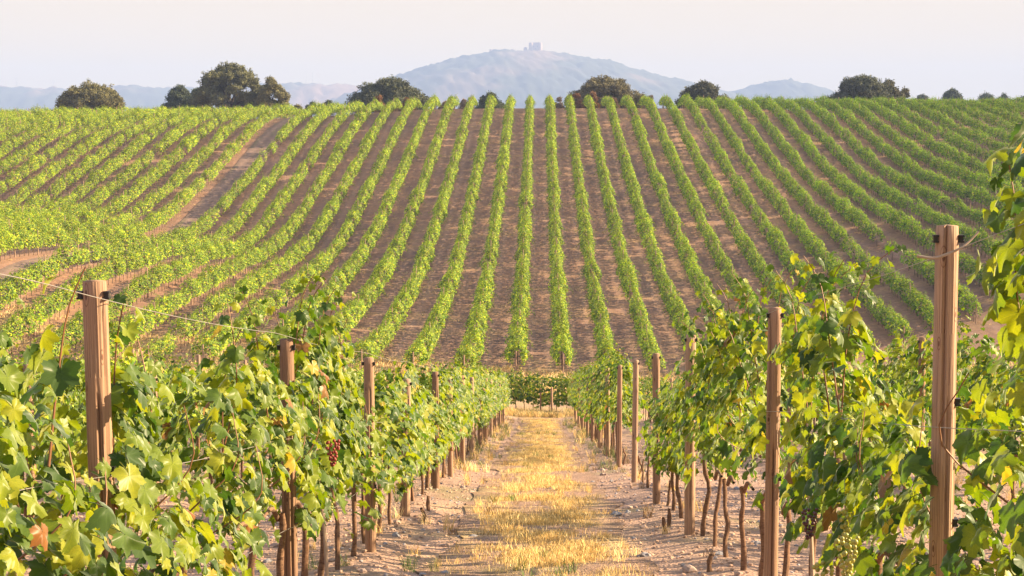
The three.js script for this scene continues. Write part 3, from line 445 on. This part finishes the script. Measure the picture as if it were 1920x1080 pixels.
// wires
function wire(label, x, dA, dB, h, sag) { const pts = []; for (let d = dA; d <= dB + 0.01; d += (dB - dA) / 40) pts.push(V(x + Math.sin(d * 0.7) * 0.004, ground(x, d) * 0 + profile(d) + h - sag * Math.abs(Math.sin(d * 0.75)), -d)); const m = part('trellis_wire', new THREE.TubeGeometry(new THREE.CatmullRomCurve3(pts), 160, 0.0014, 5), M.wire, scene); tag(m, label, 'wire', 'trellis wires'); }
wire('top wire strung along the row left of the path', XL + 0.045, 3.2, 26, 1.69, 0.02);
wire('middle wire strung along the row left of the path', XL + 0.045, 3.2, 26, 1.12, 0.02);
wire('lower wire strung along the row left of the path', XL + 0.05, 3.4, 26, 0.62, 0.03);
wire('top wire strung along the row right of the path', XR - 0.045, 3.4, 28, 1.88, 0.02);
wire('middle wire strung along the row right of the path', XR - 0.045, 3.4, 28, 1.28, 0.02);
wire('wire strung along the second row right of the path', 4.33 - 0.04, 12, 40, 1.75, 0.03);
{
  const y = ground(XR, 5.6), t = tag(part('dry_cane', tube([V(-0.125, -0.03, 0), V(-0.06, -0.035, 0.012), V(0.02, 0.0, 0.02), V(0.05, 0.02, 0.01), V(0.085, 0.055, 0)], 0.005, 0.0032, 14, 6, 0.2), M.caneGrey, scene), 'bent dry cane caught on the tall pale post', 'cane');
  t.position.set(1.425, y + 1.85, -5.53);
}

// loose stuff on the near ground
reseed(611);
function stoneGeo() { const g = mergeVertices(new THREE.IcosahedronGeometry(1, 1).deleteAttribute('uv').deleteAttribute('normal')), p = g.attributes.position; for (let i = 0; i < p.count; i++) { const k = rr(0.72, 1.15); p.setXYZ(i, p.getX(i) * k, p.getY(i) * k * 0.55, p.getZ(i) * k * 0.8); } const q = g.toNonIndexed(); q.computeVertexNormals(); const n = q.attributes.position.count, uv = new Float32Array(n * 2); for (let i = 0; i < n; i++) { uv[i * 2] = q.attributes.position.getX(i) * 0.05; uv[i * 2 + 1] = q.attributes.position.getZ(i) * 0.05; } q.setAttribute('uv', new THREE.BufferAttribute(uv, 2)); return q; }
const STONES = [...Array(6)].map(stoneGeo);
const euler = (y) => tmpQ.setFromEuler(new THREE.Euler(gauss() * 0.25, y, gauss() * 0.25)).clone();
for (let i = 0; i < 230; i++) {
  const d = 10.5 + Math.pow(rnd(), 1.6) * 22; let x = rr(-4.2, 5.2); if (Math.abs(x) < 0.6 && rnd() < 0.75) x = (x < 0 ? -1 : 1) * rr(0.7, 1.9);
  const s = rr(0.022, 0.05) * (rnd() < 0.12 ? 1.7 : 1), m = part('stone', STONES[i % 6], rnd() < 0.5 ? M.stone : rnd() < 0.5 ? M.stonePale : M.stoneGrey, groundMesh); m.position.set(x, ground(x, d) + s * 0.2, -d); m.quaternion.copy(euler(rnd() * 6)); m.scale.setScalar(s);
}
const pebbles = STONES.slice(0, 4).map(() => []);
for (let i = 0; i < 15000; i++) { const d = 9.5 + Math.pow(rnd(), 1.5) * 34; let x = rr(-6, 7); if (Math.abs(x) < 0.7 && rnd() < 0.8) continue; const s = rr(0.008, 0.026), k = rr(0.7, 1.35); pebbles[i % 4].push({ m: new THREE.Matrix4().compose(V(x, ground(x, d) + s * 0.25, -d), euler(rnd() * 6), V(s, s, s)), c: rnd() < 0.2 ? C(0.26 * k, 0.24 * k, 0.25 * k) : C(0.43 * k, 0.28 * k, 0.20 * k) }); }
const pebbleMat = std({ roughness: 0.95 });
pebbles.forEach((l, i) => { const p = instanced('pebbles', STONES[i], pebbleMat, l, scene, 'stuff'); p.userData.label = 'scattered pebbles over the stony soil'; });
function tuftGeo(n, h, spread, w) { const gs = []; for (let i = 0; i < n; i++) { const a = rnd() * 6.3, r = Math.sqrt(rnd()) * spread, H = h * rr(0.5, 1.1), lx = gauss() * H * 0.7, lz = gauss() * H * 0.7, x = Math.cos(a) * r, z = Math.sin(a) * r, b = rnd() * 6.3, dx = Math.cos(b) * w, dz = Math.sin(b) * w; gs.push(x - dx, 0, z - dz, x + dx, 0, z + dz, x + lx * 0.4 + dx * 0.6, H * 0.6, z + lz * 0.4 + dz * 0.6, x - dx, 0, z - dz, x + lx * 0.4 + dx * 0.6, H * 0.6, z + lz * 0.4 + dz * 0.6, x + lx * 0.4 - dx * 0.6, H * 0.6, z + lz * 0.4 - dz * 0.6, x + lx * 0.4 - dx * 0.6, H * 0.6, z + lz * 0.4 - dz * 0.6, x + lx * 0.4 + dx * 0.6, H * 0.6, z + lz * 0.4 + dz * 0.6, x + lx, H * 0.85, z + lz); } const g = new THREE.BufferGeometry(); g.setAttribute('position', new THREE.Float32BufferAttribute(gs, 3)); g.computeVertexNormals(); return g; }
const TUFTS = [tuftGeo(26, 0.052, 0.12, 0.0022), tuftGeo(26, 0.04, 0.13, 0.0022), tuftGeo(22, 0.085, 0.10, 0.0022)], TALL = [tuftGeo(30, 0.5, 0.12, 0.005), tuftGeo(30, 0.38, 0.16, 0.006)], CLUMP = tuftGeo(24, 0.3, 0.45, 0.012);
const strawTone = () => { const k = rr(0.75, 1.2), q = rnd(); return q < 0.12 ? C(0.30 * k, 0.19 * k, 0.08 * k) : q < 0.3 ? C(0.86 * k, 0.69 * k, 0.36 * k) : C(0.80 * k, 0.58 * k, 0.23 * k); };
const upright = () => tmpQ.setFromEuler(new THREE.Euler(0, rnd() * 6.3, 0)).clone();
{
  const lists = [[], [], []];
  for (let i = 0; i < 15000; i++) { const d = 9.5 + Math.pow(rnd(), 1.7) * 58, x = gauss() * 0.56 + 0.02; if (Math.abs(x) > 1.3) continue; if (fbm(x * 2.3 + 50, d * 1.1, 3) > 0.45 + 0.14 * rnd() && rnd() < 0.93) continue; const s = rr(0.6, 1.25); lists[i % 3].push({ m: new THREE.Matrix4().compose(V(x, ground(x, d) + 0.008, -d), upright(), V(s, s, s)), c: strawTone() }); }
  lists.forEach((l, i) => { instanced('dry_grass', TUFTS[i], M.straw, l, scene, 'stuff').userData.label = 'short dry golden grass covering the path'; });
  const side = [[], []];
  for (let i = 0; i < 1500; i++) { const d = 10 + Math.pow(rnd(), 1.3) * 55, x = rr(-7, 8); if (fbm(x * 1.1 + 31, d * 0.6, 3) < 0.54) continue; const s = rr(0.2, 0.55), green = fbm(x * 0.8 + 77, d * 0.5, 3) > 0.6; side[i % 2].push({ m: new THREE.Matrix4().compose(V(x, ground(x, d), -d), upright(), V(s, s, s)), c: green ? C(rr(0.12, 0.22), rr(0.18, 0.26), 0.05) : strawTone() }); }
  for (let i = 0; i < 260; i++) { const d = rr(68.6, 71.5), x = rr(-3, 3.4), s = rr(0.5, 1.1); side[i % 2].push({ m: new THREE.Matrix4().compose(V(x, ground(x, d), -d), upright(), V(s * 1.2, s, s * 1.2)), c: rnd() < 0.25 ? C(0.2, 0.2, 0.06) : strawTone() }); }
  for (let i = 0; i < 150; i++) { const d = rr(26, 66), x = (rnd() < 0.5 ? -1 : 1) * rr(0.95, 1.5), s = rr(0.25, 0.8); side[i % 2].push({ m: new THREE.Matrix4().compose(V(x, ground(x, d), -d), upright(), V(s, s, s)), c: rnd() < 0.6 ? C(0.17, 0.2, 0.06) : strawTone() }); }
  side.forEach((l, i) => { instanced('dry_weeds', TALL[i], M.straw, l, scene, 'stuff').userData.label = 'dry and greenish weeds scattered under the vines'; });
  const far = [];
  for (let i = 0; i < 5200; i++) { const q = rnd(); const d = q < 0.45 ? rr(84, 101) : rr(101, 244), x = (rr(-1, 1)) * (d * 0.36 + 4); if (q >= 0.45 && fbm(x * 0.25 + 71, d * 1.1, 3) < 0.5) continue; const s = q < 0.45 ? rr(0.6, 1.3) : rr(0.3, 0.7); far.push({ m: new THREE.Matrix4().compose(V(x, ground(x, d) - 0.02, -d), upright(), V(s * 1.4, s, s * 1.4)), c: strawTone() }); }
  instanced('dry_grass', CLUMP, M.straw, far, scene, 'stuff').userData.label = 'dry grass in the valley and between the hillside rows';
}

// ------------------------------------------------------------------ vine rows of the hillside and beyond the near rows
reseed(1717);
const SEGS = [...Array(7)].map((_, v) => {
  const it = canopy({ len: 1.3, top: 1.78, bot: 0.62, half: 0.58, n: 260, size: 0.122 });
  for (let i = 0; i < 5; i++) { const z = rr(-0.6, 0.6), x = gauss() * 0.25, h = rr(1.85, 2.2); it.push(...shootLeaves([V(x, 1.35, z), V(x + gauss() * 0.1, 1.6, z), V(x + gauss() * 0.2, h, z + gauss() * 0.15)], 0.09)); }
  for (let i = 0; i < 2; i++) { const z = rr(-0.6, 0.6), s = rnd() < 0.5 ? -1 : 1; it.push(...shootLeaves([V(s * 0.3, 1.2, z), V(s * 0.6, 1.05, z), V(s * rr(0.65, 0.95), rr(0.5, 0.8), z + gauss() * 0.15)], 0.09)); }
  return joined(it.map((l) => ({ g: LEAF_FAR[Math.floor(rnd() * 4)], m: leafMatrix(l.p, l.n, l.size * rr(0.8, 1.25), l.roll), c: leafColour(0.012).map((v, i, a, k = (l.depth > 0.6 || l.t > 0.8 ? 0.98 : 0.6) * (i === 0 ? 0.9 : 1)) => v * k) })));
});
const trunkSimple = new THREE.CylinderGeometry(0.022, 0.03, 0.75, 5).translate(0, 0.33, 0), postSimple = new THREE.CylinderGeometry(0.04, 0.045, 2.0, 7).translate(0, 0.75, 0);
const restPosts = [], slopeQ = (x, d) => Math.atan((ground(x, d + 1.5) - ground(x, d - 1.5)) / 3);
function vineRow(label, X, d0, d1, o = {}) {
  const ref = ground(X, (d0 + d1) / 2), t = thing('vine_row', label, 'vine row', [X, ref, -(d0 + d1) / 2], o.group ?? 'vine rows of the hillside'), cz = -(d0 + d1) / 2;
  const lists = SEGS.map(() => []), trunks = [];
  for (let d = d0; d <= d1; d += 1.05) {
    if (o.gaps?.some(([a, b, q]) => d > a && d < b && rnd() < q)) continue;
    if (d > 75 && fbm(X * 5.3, d * 0.55, 2) > 0.81 - 0.04 * rnd()) continue;
    const x = gauss() * 0.06, y = ground(X + x, d), w = fbm(X * 3.1, d * 0.25, 2), s = rr(0.84, 1.12) * (0.8 + 0.4 * w), q = new THREE.Quaternion().setFromEuler(new THREE.Euler(slopeQ(X, d), rnd() < 0.5 ? 0 : Math.PI, gauss() * 0.04, 'XYZ'));
    if (q.y > 0.5 || q.y < -0.5) q.setFromEuler(new THREE.Euler(slopeQ(X, d), 0, gauss() * 0.04)).multiply(new THREE.Quaternion().setFromAxisAngle(V(0, 1, 0), Math.PI));
    const k = rr(0.75, 1.25) * (o.tone ?? 1), yl = o.yellow ?? 1;
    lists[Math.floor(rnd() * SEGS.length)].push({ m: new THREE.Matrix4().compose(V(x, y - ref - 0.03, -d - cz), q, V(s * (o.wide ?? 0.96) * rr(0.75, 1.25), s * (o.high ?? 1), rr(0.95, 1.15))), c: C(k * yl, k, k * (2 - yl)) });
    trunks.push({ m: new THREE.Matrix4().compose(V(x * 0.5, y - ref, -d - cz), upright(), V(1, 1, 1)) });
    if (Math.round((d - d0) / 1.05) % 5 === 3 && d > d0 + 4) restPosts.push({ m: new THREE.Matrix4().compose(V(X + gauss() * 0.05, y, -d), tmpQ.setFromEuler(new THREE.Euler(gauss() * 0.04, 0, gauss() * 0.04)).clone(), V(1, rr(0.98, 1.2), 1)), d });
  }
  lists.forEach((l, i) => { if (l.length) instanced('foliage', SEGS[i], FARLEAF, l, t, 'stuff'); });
  instanced('trunk', trunkSimple, M.trunkPlain, trunks, t, 'stuff');
  return t;
}
const enter = (X) => Math.abs(X) * F / (X < 0 ? U0 + 25 : 1920 - U0 + 25);
const dEnd = (X) => X < -3 ? 92.5 + (X + 4) * 0.21 : X < 9 ? 99 : 99 + (X - 9) * 0.62;
function endPost(label, X, d, h = 1.45) { const t = tag(part('wooden_post', postSimple, M.postPlain, scene), label, 'post', 'end posts of the hillside rows'); t.position.set(X, ground(X, d), -d); t.rotation.set(gauss() * 0.05, rnd(), gauss() * 0.03); t.scale.set(1, h / 1.75, 1); }
const GAPS = { 7: [[186, 226, 0.45], [150, 163, 0.3]], 10: [[133, 146, 0.75]], 9: [[126, 137, 0.5]], 11: [[128, 142, 0.4]] };
for (let m = 0; m < 26; m++) {
  const X = 1.45 + ROWGAP * m, a = Math.max(dEnd(X), enter(X) * 0.97); if (a > 238) break;
  vineRow(`hillside vine row, ${ordinal(m + 1)} to the right of the castle line${m === 7 ? ', patchy with missing vines' : ''}`, X, a, m > 7 ? 266 : 250, { gaps: GAPS[m], tone: 1 - 0.012 * Math.max(0, m - 6), yellow: 1.03 - 0.012 * Math.min(12, m) });
  if (a === dEnd(X)) endPost(`end post of the ${ordinal(m + 1)} hillside row right of the castle line`, X, a - 0.7);
}
for (let k = 0; k < 12; k++) {
  const X = -1.45 - ROWGAP * k, a = Math.max(dEnd(X), enter(X) * 0.97);
  vineRow(`hillside vine row, ${ordinal(k + 1)} to the left of the castle line`, X, a, 249, { gaps: k === 11 ? [[190, 206, 0.6], [160, 168, 0.5]] : undefined, yellow: 1.03 });
  if (a === dEnd(X)) endPost(`end post of the ${ordinal(k + 1)} hillside row left of the castle line`, X, a - 0.7);
}
for (let n = 0; n < 17; n++) { const X = -37.9 - 3.03 * n, a = enter(X) * 0.97; if (a > 240) break; vineRow(`vine row of the left block, ${ordinal(n + 1)} from the dirt track`, X, a, 262, { group: 'vine rows left of the dirt track', yellow: 1.05, tone: 1.03 }); }
for (let n = 0; n < 8; n++) for (const s of [-1, 1]) { const X = s * (7.25 + ROWGAP * n), a = Math.max(enter(X) * 0.95, 12); if (a > 64) continue; vineRow(`low vine row in the near field, ${ordinal(n + 3)} to the ${s < 0 ? 'left' : 'right'} of the grass path`, X, a, 66, { group: 'vine rows of the near field', wide: 0.75, high: s < 0 ? 0.93 : 0.95 }); }
restPosts.sort((a, b) => a.d - b.d);
instanced('wooden_posts', postSimple, M.postPlain, restPosts, scene, 'stuff').userData.label = 'small trellis posts along the distant vine rows';

// ------------------------------------------------------------------ trees on the ridge
reseed(2323);
const oakClump = () => { const it = []; for (let i = 0; i < 34; i++) { const p = V(gauss() * 0.34, gauss() * 0.26, gauss() * 0.34), k = rr(0.75, 1.2); it.push({ g: LEAF_FAR[i % 4], m: leafMatrix(p, V(gauss(), 0.5 + gauss(), gauss()), rr(0.09, 0.17), rnd() * 6), c: [k, k, k] }); } return joined(it); };
const CLUMPS = [...Array(4)].map(oakClump);
function oak(label, u0, u1, vTop, d, o = {}) {
  const x0 = (u0 - U0) / F * d, x1 = (u1 - U0) / F * d, cx = (x0 + x1) / 2, W = (x1 - x0) / 2, gy = ground(cx, d), topY = (V0 - vTop) / F * d, H = topY - gy, t = thing(o.name ?? 'oak_tree', label, o.cat ?? 'tree', [cx, gy, -d], o.group);
  const low = Math.max(o.low ?? 0.22, ((V0 - 206) / F * d - gy - 0.8) / H + (o.low ?? 0.22) * 0.5), lobes = [];
  const n = o.lobes ?? 16;
  const body = H * (1 - low);
  for (let i = 0; i < n; i++) {
    const e = i < n * 0.55 ? rr(0.02, 0.45) : rr(0.5, 0.95), a = i * 2.4 + gauss() * 0.3, R = Math.min(W * rr(0.2, 0.36), body * 0.45) * (o.fine ?? 1), sr = Math.sqrt(1 - e * e) * rr(0.85, 1.02);
    lobes.push([V(Math.cos(a) * sr * (W - R), low * H + R * 0.35 + (body - R * 1.1) * e, Math.sin(a) * sr * (W - R) * 0.8), e, R]);
  }
  { const R = Math.min(W * 0.33, body * 0.4) * (o.fine ?? 1); lobes.push([V(gauss() * W * 0.15, H - R * 0.75, 0), 1, R]); for (const sx of [-1, 1]) lobes.push([V(sx * (W - R * 0.8), low * H + body * rr(0.2, 0.35), 0), 0.3, R * 0.85]); if (!o.fine) lobes.push([V(0, low * H + body * 0.35, 0), 0.4, Math.min(W * 0.6, body * 0.5)]); }
  const fork = H * (low + 0.05), base = V(o.trunkX ?? 0, -0.3, 0);
  part('trunk', tube([base, V((o.trunkX ?? 0) * 0.7 + gauss() * 0.2, fork * 0.5, 0), V(gauss() * 0.3, fork, 0)], 0.07 * Math.min(H, W) + 0.1, 0.05 * Math.min(H, W) + 0.06, 8, 8, 0.2), M.oakBark, t);
  lobes.forEach((l, i) => { if (i % 2 === 0) part('limb', tube([V(0, fork * 0.9, 0), V(l[0].x * 0.4 + gauss() * 0.2, lerp(fork, l[0].y, 0.5) + gauss() * 0.2, l[0].z * 0.5), l[0]], 0.032 * Math.min(H, W) + 0.05, 0.04, 7, 6, 0.2), M.oakBark, t); });
  const list = CLUMPS.map(() => []), tone = o.tone ?? [0.075, 0.075, 0.03];
  for (const [p, , R] of lobes) { const m = Math.round(R * R * (o.dense ?? 40) + 24); for (let i = 0; i < m; i++) { const a = rnd() * 6.283, cy = rr(-0.75, 1), sr = Math.sqrt(1 - cy * cy), rad = R * (0.55 + 0.5 * rnd()) * (1 + 0.22 * gauss()), q = V(Math.cos(a) * sr * rad, cy * rad * 0.85, Math.sin(a) * sr * rad).add(p), k = rr(0.7, 1.35), s = rr(0.8, 1.5) * (o.leaf ?? 1); list[i % 4].push({ m: new THREE.Matrix4().compose(q, new THREE.Quaternion().setFromEuler(new THREE.Euler(rnd() * 6, rnd() * 6, rnd() * 6)), V(s, s * 0.8, s)), c: C(tone[0] * k, tone[1] * k, tone[2] * k) }); } }
  const crown = new THREE.Group(); crown.name = numbered('crown'); t.add(crown);
  list.forEach((l, i) => instanced('leaf_clumps', CLUMPS[i], OAKLEAF, l, crown, 'stuff'));
  return t;
}
const OLIVE = [0.18, 0.17, 0.06], DARK = [0.07, 0.095, 0.05], RUSTY = [0.24, 0.12, 0.04];
oak('broad olive-brown oak alone on the far left ridge', 108, 234, 158, 275, { tone: OLIVE, low: 0.05 });
oak('dark round oak crowded against the big oak from the left', 306, 374, 163, 292, { tone: DARK, low: 0.02 });
oak('dark lower oak half hidden inside the left of the group', 352, 398, 168, 288, { tone: DARK, low: 0.02 });
oak('tallest oak, wide with sky gaps, in the group on the left ridge', 360, 506, 121, 283, { tone: [0.14, 0.145, 0.058], low: 0.14, lobes: 22, fine: 0.8, dense: 30 });
oak('leaning brown oak at the right end of the group', 482, 542, 148, 280, { tone: OLIVE, low: 0.3, trunkX: -2.2, fine: 0.85 });
oak('dark dome-shaped oak left of the castle hill', 656, 804, 150, 282, { tone: [0.085, 0.10, 0.045], low: 0.0, lobes: 20 });
oak('low dark bush on the ridge below the castle hill', 892, 946, 177, 270, { tone: DARK, low: 0, name: 'bush', cat: 'bush' });
oak('wide brownish oak on the ridge right of the castle', 1060, 1206, 148, 276, { tone: [0.145, 0.13, 0.055], low: 0.02, lobes: 20 });
oak('ragged dark oak between the castle hill and small blue hill', 1266, 1366, 156, 272, { tone: [0.10, 0.105, 0.055], low: 0.05 });
oak('large dark grey-green oak on the right ridge', 1544, 1676, 145, 282, { tone: [0.09, 0.105, 0.055], low: 0.0, lobes: 20 });
oak('smaller oak touching the right side of the large dark oak', 1628, 1692, 154, 284, { tone: [0.12, 0.12, 0.06], low: 0.0 });
oak('thin little tree at the right edge of the large dark oak', 1676, 1702, 170, 290, { tone: [0.12, 0.12, 0.06], low: 0.05, lobes: 6 });
oak('small hazy tree standing alone on the right skyline', 1754, 1798, 170, 430, { tone: DARK, low: 0.15, leaf: 1.4, dense: 12 });
oak('hazy low tree left of the last trees on right skyline', 1818, 1862, 179, 470, { tone: DARK, low: 0, leaf: 1.5, dense: 10 });
oak('hazy flat tree beside the right edge of skyline', 1856, 1890, 181, 480, { tone: DARK, low: 0, leaf: 1.5, dense: 10 });
oak('last hazy tree cut by the right edge', 1884, 1950, 183, 490, { tone: DARK, low: 0, leaf: 1.5, dense: 10 });
oak('hazy tree row behind the right ridge, left of the lone tree', 1702, 1738, 181, 470, { tone: DARK, low: 0, leaf: 1.5, dense: 10 });
for (const [u0, u1, v, d, tone, lb] of [[548, 572, 199, 262, OLIVE, 'small olive bush right of the leaning oak'], [574, 598, 193, 264, DARK, 'small dark bush between the two oak groups'], [598, 616, 197, 262, OLIVE, 'tiny olive bush left of the dark dome oak'], [606, 634, 190, 300, DARK, 'round dark bush just left of dome oak'], [700, 724, 182, 256, RUSTY, 'brown shrub in front of the dome oak'], [752, 776, 186, 254, RUSTY, 'second brown shrub in front of the dome oak'], [1068, 1094, 178, 255, RUSTY, 'rusty shrub under the left of the brownish oak'], [1102, 1122, 176, 255, RUSTY, 'tall rusty shrub under the middle of brownish oak'], [1136, 1160, 186, 256, [0.2, 0.12, 0.06], 'pale dry shrub under the brownish oak'], [1184, 1206, 180, 257, OLIVE, 'olive shrub right of the brownish oak'], [1204, 1228, 182, 262, [0.16, 0.12, 0.09], 'grey dry shrub between the brownish and ragged oak'], [1040, 1056, 186, 254, [0.2, 0.16, 0.13], 'grey leafless shrub left of the brownish oak'], [862, 880, 189, 254, [0.2, 0.16, 0.13], 'grey leafless shrub left of the low dark bush'], [824, 846, 193, 254, [0.2, 0.13, 0.09], 'dry pinkish shrub right of the dome oak']]) oak(lb, u0, u1, v, d, { tone, low: 0, lobes: 5, name: 'shrub', cat: 'shrub', leaf: 0.7, group: 'small shrubs along the ridge' });

// ------------------------------------------------------------------ far hills, castle, masts
reseed(99);
function hill(label, pts, d, depth, cell, patch) {
  const u0 = pts[0][0], u1 = pts[pts.length - 1][0], x0 = (u0 - U0) / F * d, x1 = (u1 - U0) / F * d, nx = Math.round((x1 - x0) / cell), nz = Math.round(depth * 2 / (cell * 2.2));
  const xs = [...Array(nx + 1)].map((_, i) => lerp(x0, x1, i / nx)), ds = [...Array(nz + 1)].map((_, i) => d - depth + 2 * depth * i / nz);
  const hh = (x, D) => { const u = U0 + x / d * F, top = (V0 - table(pts, u)) / F * d, k = (D - d) / depth, f = Math.cos(clamp(k, -1, 1) * Math.PI / 2), trees = (fbm(x / 11, D / 11, 2) - 0.45) * cell * 1.3 + (fbm(x / 34, D / 34, 2) - 0.5) * cell * 1.6; return lerp(-45, top, Math.pow(f, 1.25)) + trees * smooth(0.05, 0.3, f) + (fbm(x / 190 + 7, D / 190, 3) - 0.5) * 40 * (1 - f) * smooth(0, 0.2, f); };
  const col = (x, D) => { const n = fbm(x / 320 + 3, D / 200, 4), m = fbm(x / 20, D / 20, 3); const g = mixc([0.02, 0.032, 0.018], [0.055, 0.065, 0.035], m); return mixc(g, [0.34, 0.21, 0.16], patch * smooth(0.52, 0.68, n)); };
  const m = structure('hill', sheet(xs, ds, hh, col, 100), M.hill, label); return { m, hh };
}
const castleHill = hill('hazy blue wooded hill crowned by the castle', [[600, 205], [640, 186], [690, 167], [735, 150], [770, 138], [800, 127], [850, 115], [900, 105], [935, 98.5], [1000, 98], [1065, 107], [1135, 118], [1180, 131], [1240, 148], [1290, 157], [1340, 172], [1400, 190], [1460, 205]], 4900, 900, 9, 0.4);
hill('small hazy blue hill right of the castle hill', [[1250, 215], [1330, 188], [1370, 173], [1410, 164], [1450, 154], [1475, 153], [1510, 161], [1545, 172], [1600, 186], [1700, 206]], 5200, 560, 10, 0.3);
hill('pale hazy range of low hills on the left horizon', [[-260, 170], [-120, 160], [0, 163], [40, 167], [110, 167], [165, 172], [205, 164], [255, 161], [290, 165], [330, 168], [420, 163], [540, 158], [600, 159], [670, 164], [740, 176], [840, 200]], 5300, 600, 11, 0.6);
hill('faint low hills along the right horizon', [[1560, 215], [1640, 200], [1740, 194], [1850, 197], [1980, 192], [2200, 200]], 5300, 560, 13, 0.5);
{
  const D = 4880, P = (u, v) => V((u - U0) / F * D, (V0 - v) / F * D, -D), s = D / F;
  const t = thing('castle_keep', 'square stone castle keep with round corner towers on hilltop', 'castle', P(1003.5, 99).toArray());
  const w = 20 * s, h = 15.5 * s; part('wall', new THREE.BoxGeometry(w * 0.86, h, w * 0.86).translate(0, h / 2, 0), M.castle, t);
  for (const sx of [-1, 1]) for (const sz of [-1, 1]) part('tower', new THREE.CylinderGeometry(w * 0.2, w * 0.21, h * 1.02, 14).translate(sx * w * 0.42, h * 0.51, sz * w * 0.42), M.castle, t);
  part('parapet', mergeGeometries([...Array(8)].map((_, i) => new THREE.BoxGeometry(w * 0.07, h * 0.06, w * 0.8).translate((i - 3.5) * w * 0.11, h * 1.03, 0))), M.castle, t);
  for (const [a, b] of [[-0.16, 0.55], [0.18, 0.6], [0.02, 0.3]]) part('window', new THREE.BoxGeometry(w * 0.06, h * 0.12, 0.6).translate(a * w, b * h, w * 0.43 + 0.1), M.castleDark, t);
  const low = (lb, u0, u1, v, hgt, towers) => { const g = thing('castle_wall', lb, 'castle wall', P((u0 + u1) / 2, v).toArray()); part('curtain_wall', new THREE.BoxGeometry((u1 - u0) * s, hgt * s, 5).translate(0, hgt * s / 2, 0), M.castle, g); for (const k of towers) part('tower', new THREE.CylinderGeometry(3.2 * s, 3.4 * s, hgt * 1.15 * s, 12).translate(k * (u1 - u0) * s * 0.5, hgt * 0.57 * s, 3), M.castle, g); };
  low('ruined castle wall left of the keep', 920, 962, 102.5, 6.5, [-0.95, 0.1, 0.95]); low('long low castle wall running right from the keep', 1012, 1066, 107.5, 5, [0.95]); low('low terrace wall in front of the keep', 958, 1016, 102, 4, []);
  const q = P(985, 98.5); const b = thing('castle_house', 'small stone building against the left of the keep', 'building', [q.x, q.y, q.z]); part('wall', new THREE.BoxGeometry(7 * s, 6 * s, 8).translate(0, 3 * s, 0), M.castle, b); part('roof', new THREE.CylinderGeometry(0.1, 5.2 * s, 2.5 * s, 4).rotateY(Math.PI / 4).translate(0, 7.2 * s, 0), M.roof, b);
}
{
  const D = 5280, s = D / F, P = (u, v) => V((u - U0) / F * D, (V0 - v) / F * D, -D);
  const h = thing('white_house', 'tiny white farmhouse on the hills beside the left oak', 'house', P(224, 179).toArray()); part('wall', new THREE.BoxGeometry(9 * s, 3 * s, 8).translate(0, 1.5 * s, 0), M.white, h); part('roof', new THREE.CylinderGeometry(0.2, 6.5 * s, 1.6 * s, 4).rotateY(Math.PI / 4).translate(0, 3.8 * s, 0), M.roof, h);
  const pylon = (lb, u, vB, vT) => { const p = P(u, vB), H = (vB - vT) * s, t = thing('power_pylon', lb, 'pylon', p.toArray()); const bar = (a, b, r = 0.5) => tube([a, a.clone().lerp(b, 0.5), b], r, r, 2, 4); part('lattice', mergeGeometries([bar(V(-3, 0, 0), V(-1.2, H * 0.75, 0)), bar(V(3, 0, 0), V(1.2, H * 0.75, 0)), bar(V(-1.2, H * 0.75, 0), V(-6, H, 0)), bar(V(1.2, H * 0.75, 0), V(6, H, 0)), bar(V(-3, 0, 0), V(2, H * 0.4, 0), 0.3), bar(V(2, H * 0.4, 0), V(-1.4, H * 0.75, 0), 0.3)]), M.steel, t); part('crossarm', bar(V(-9, H, 0), V(9, H, 0), 0.5), M.steel, t); };
  pylon('faint power pylon on the far left horizon', 33, 169, 147); pylon('faint power pylon right of the first one', 101, 170, 152);
  for (const [u, v, lb] of [[576, 135, 'thin radio mast on left hills, taller of two'], [588, 137, 'thin radio mast on left hills, shorter of two']]) { const p = P(u, 160), H = (160 - v) * s; tag(part('radio_mast', new THREE.CylinderGeometry(0.45, 0.7, H, 6).translate(0, H / 2, 0), M.steel, scene), lb, 'mast').position.copy(p); }
}
renderer.render(scene, camera);
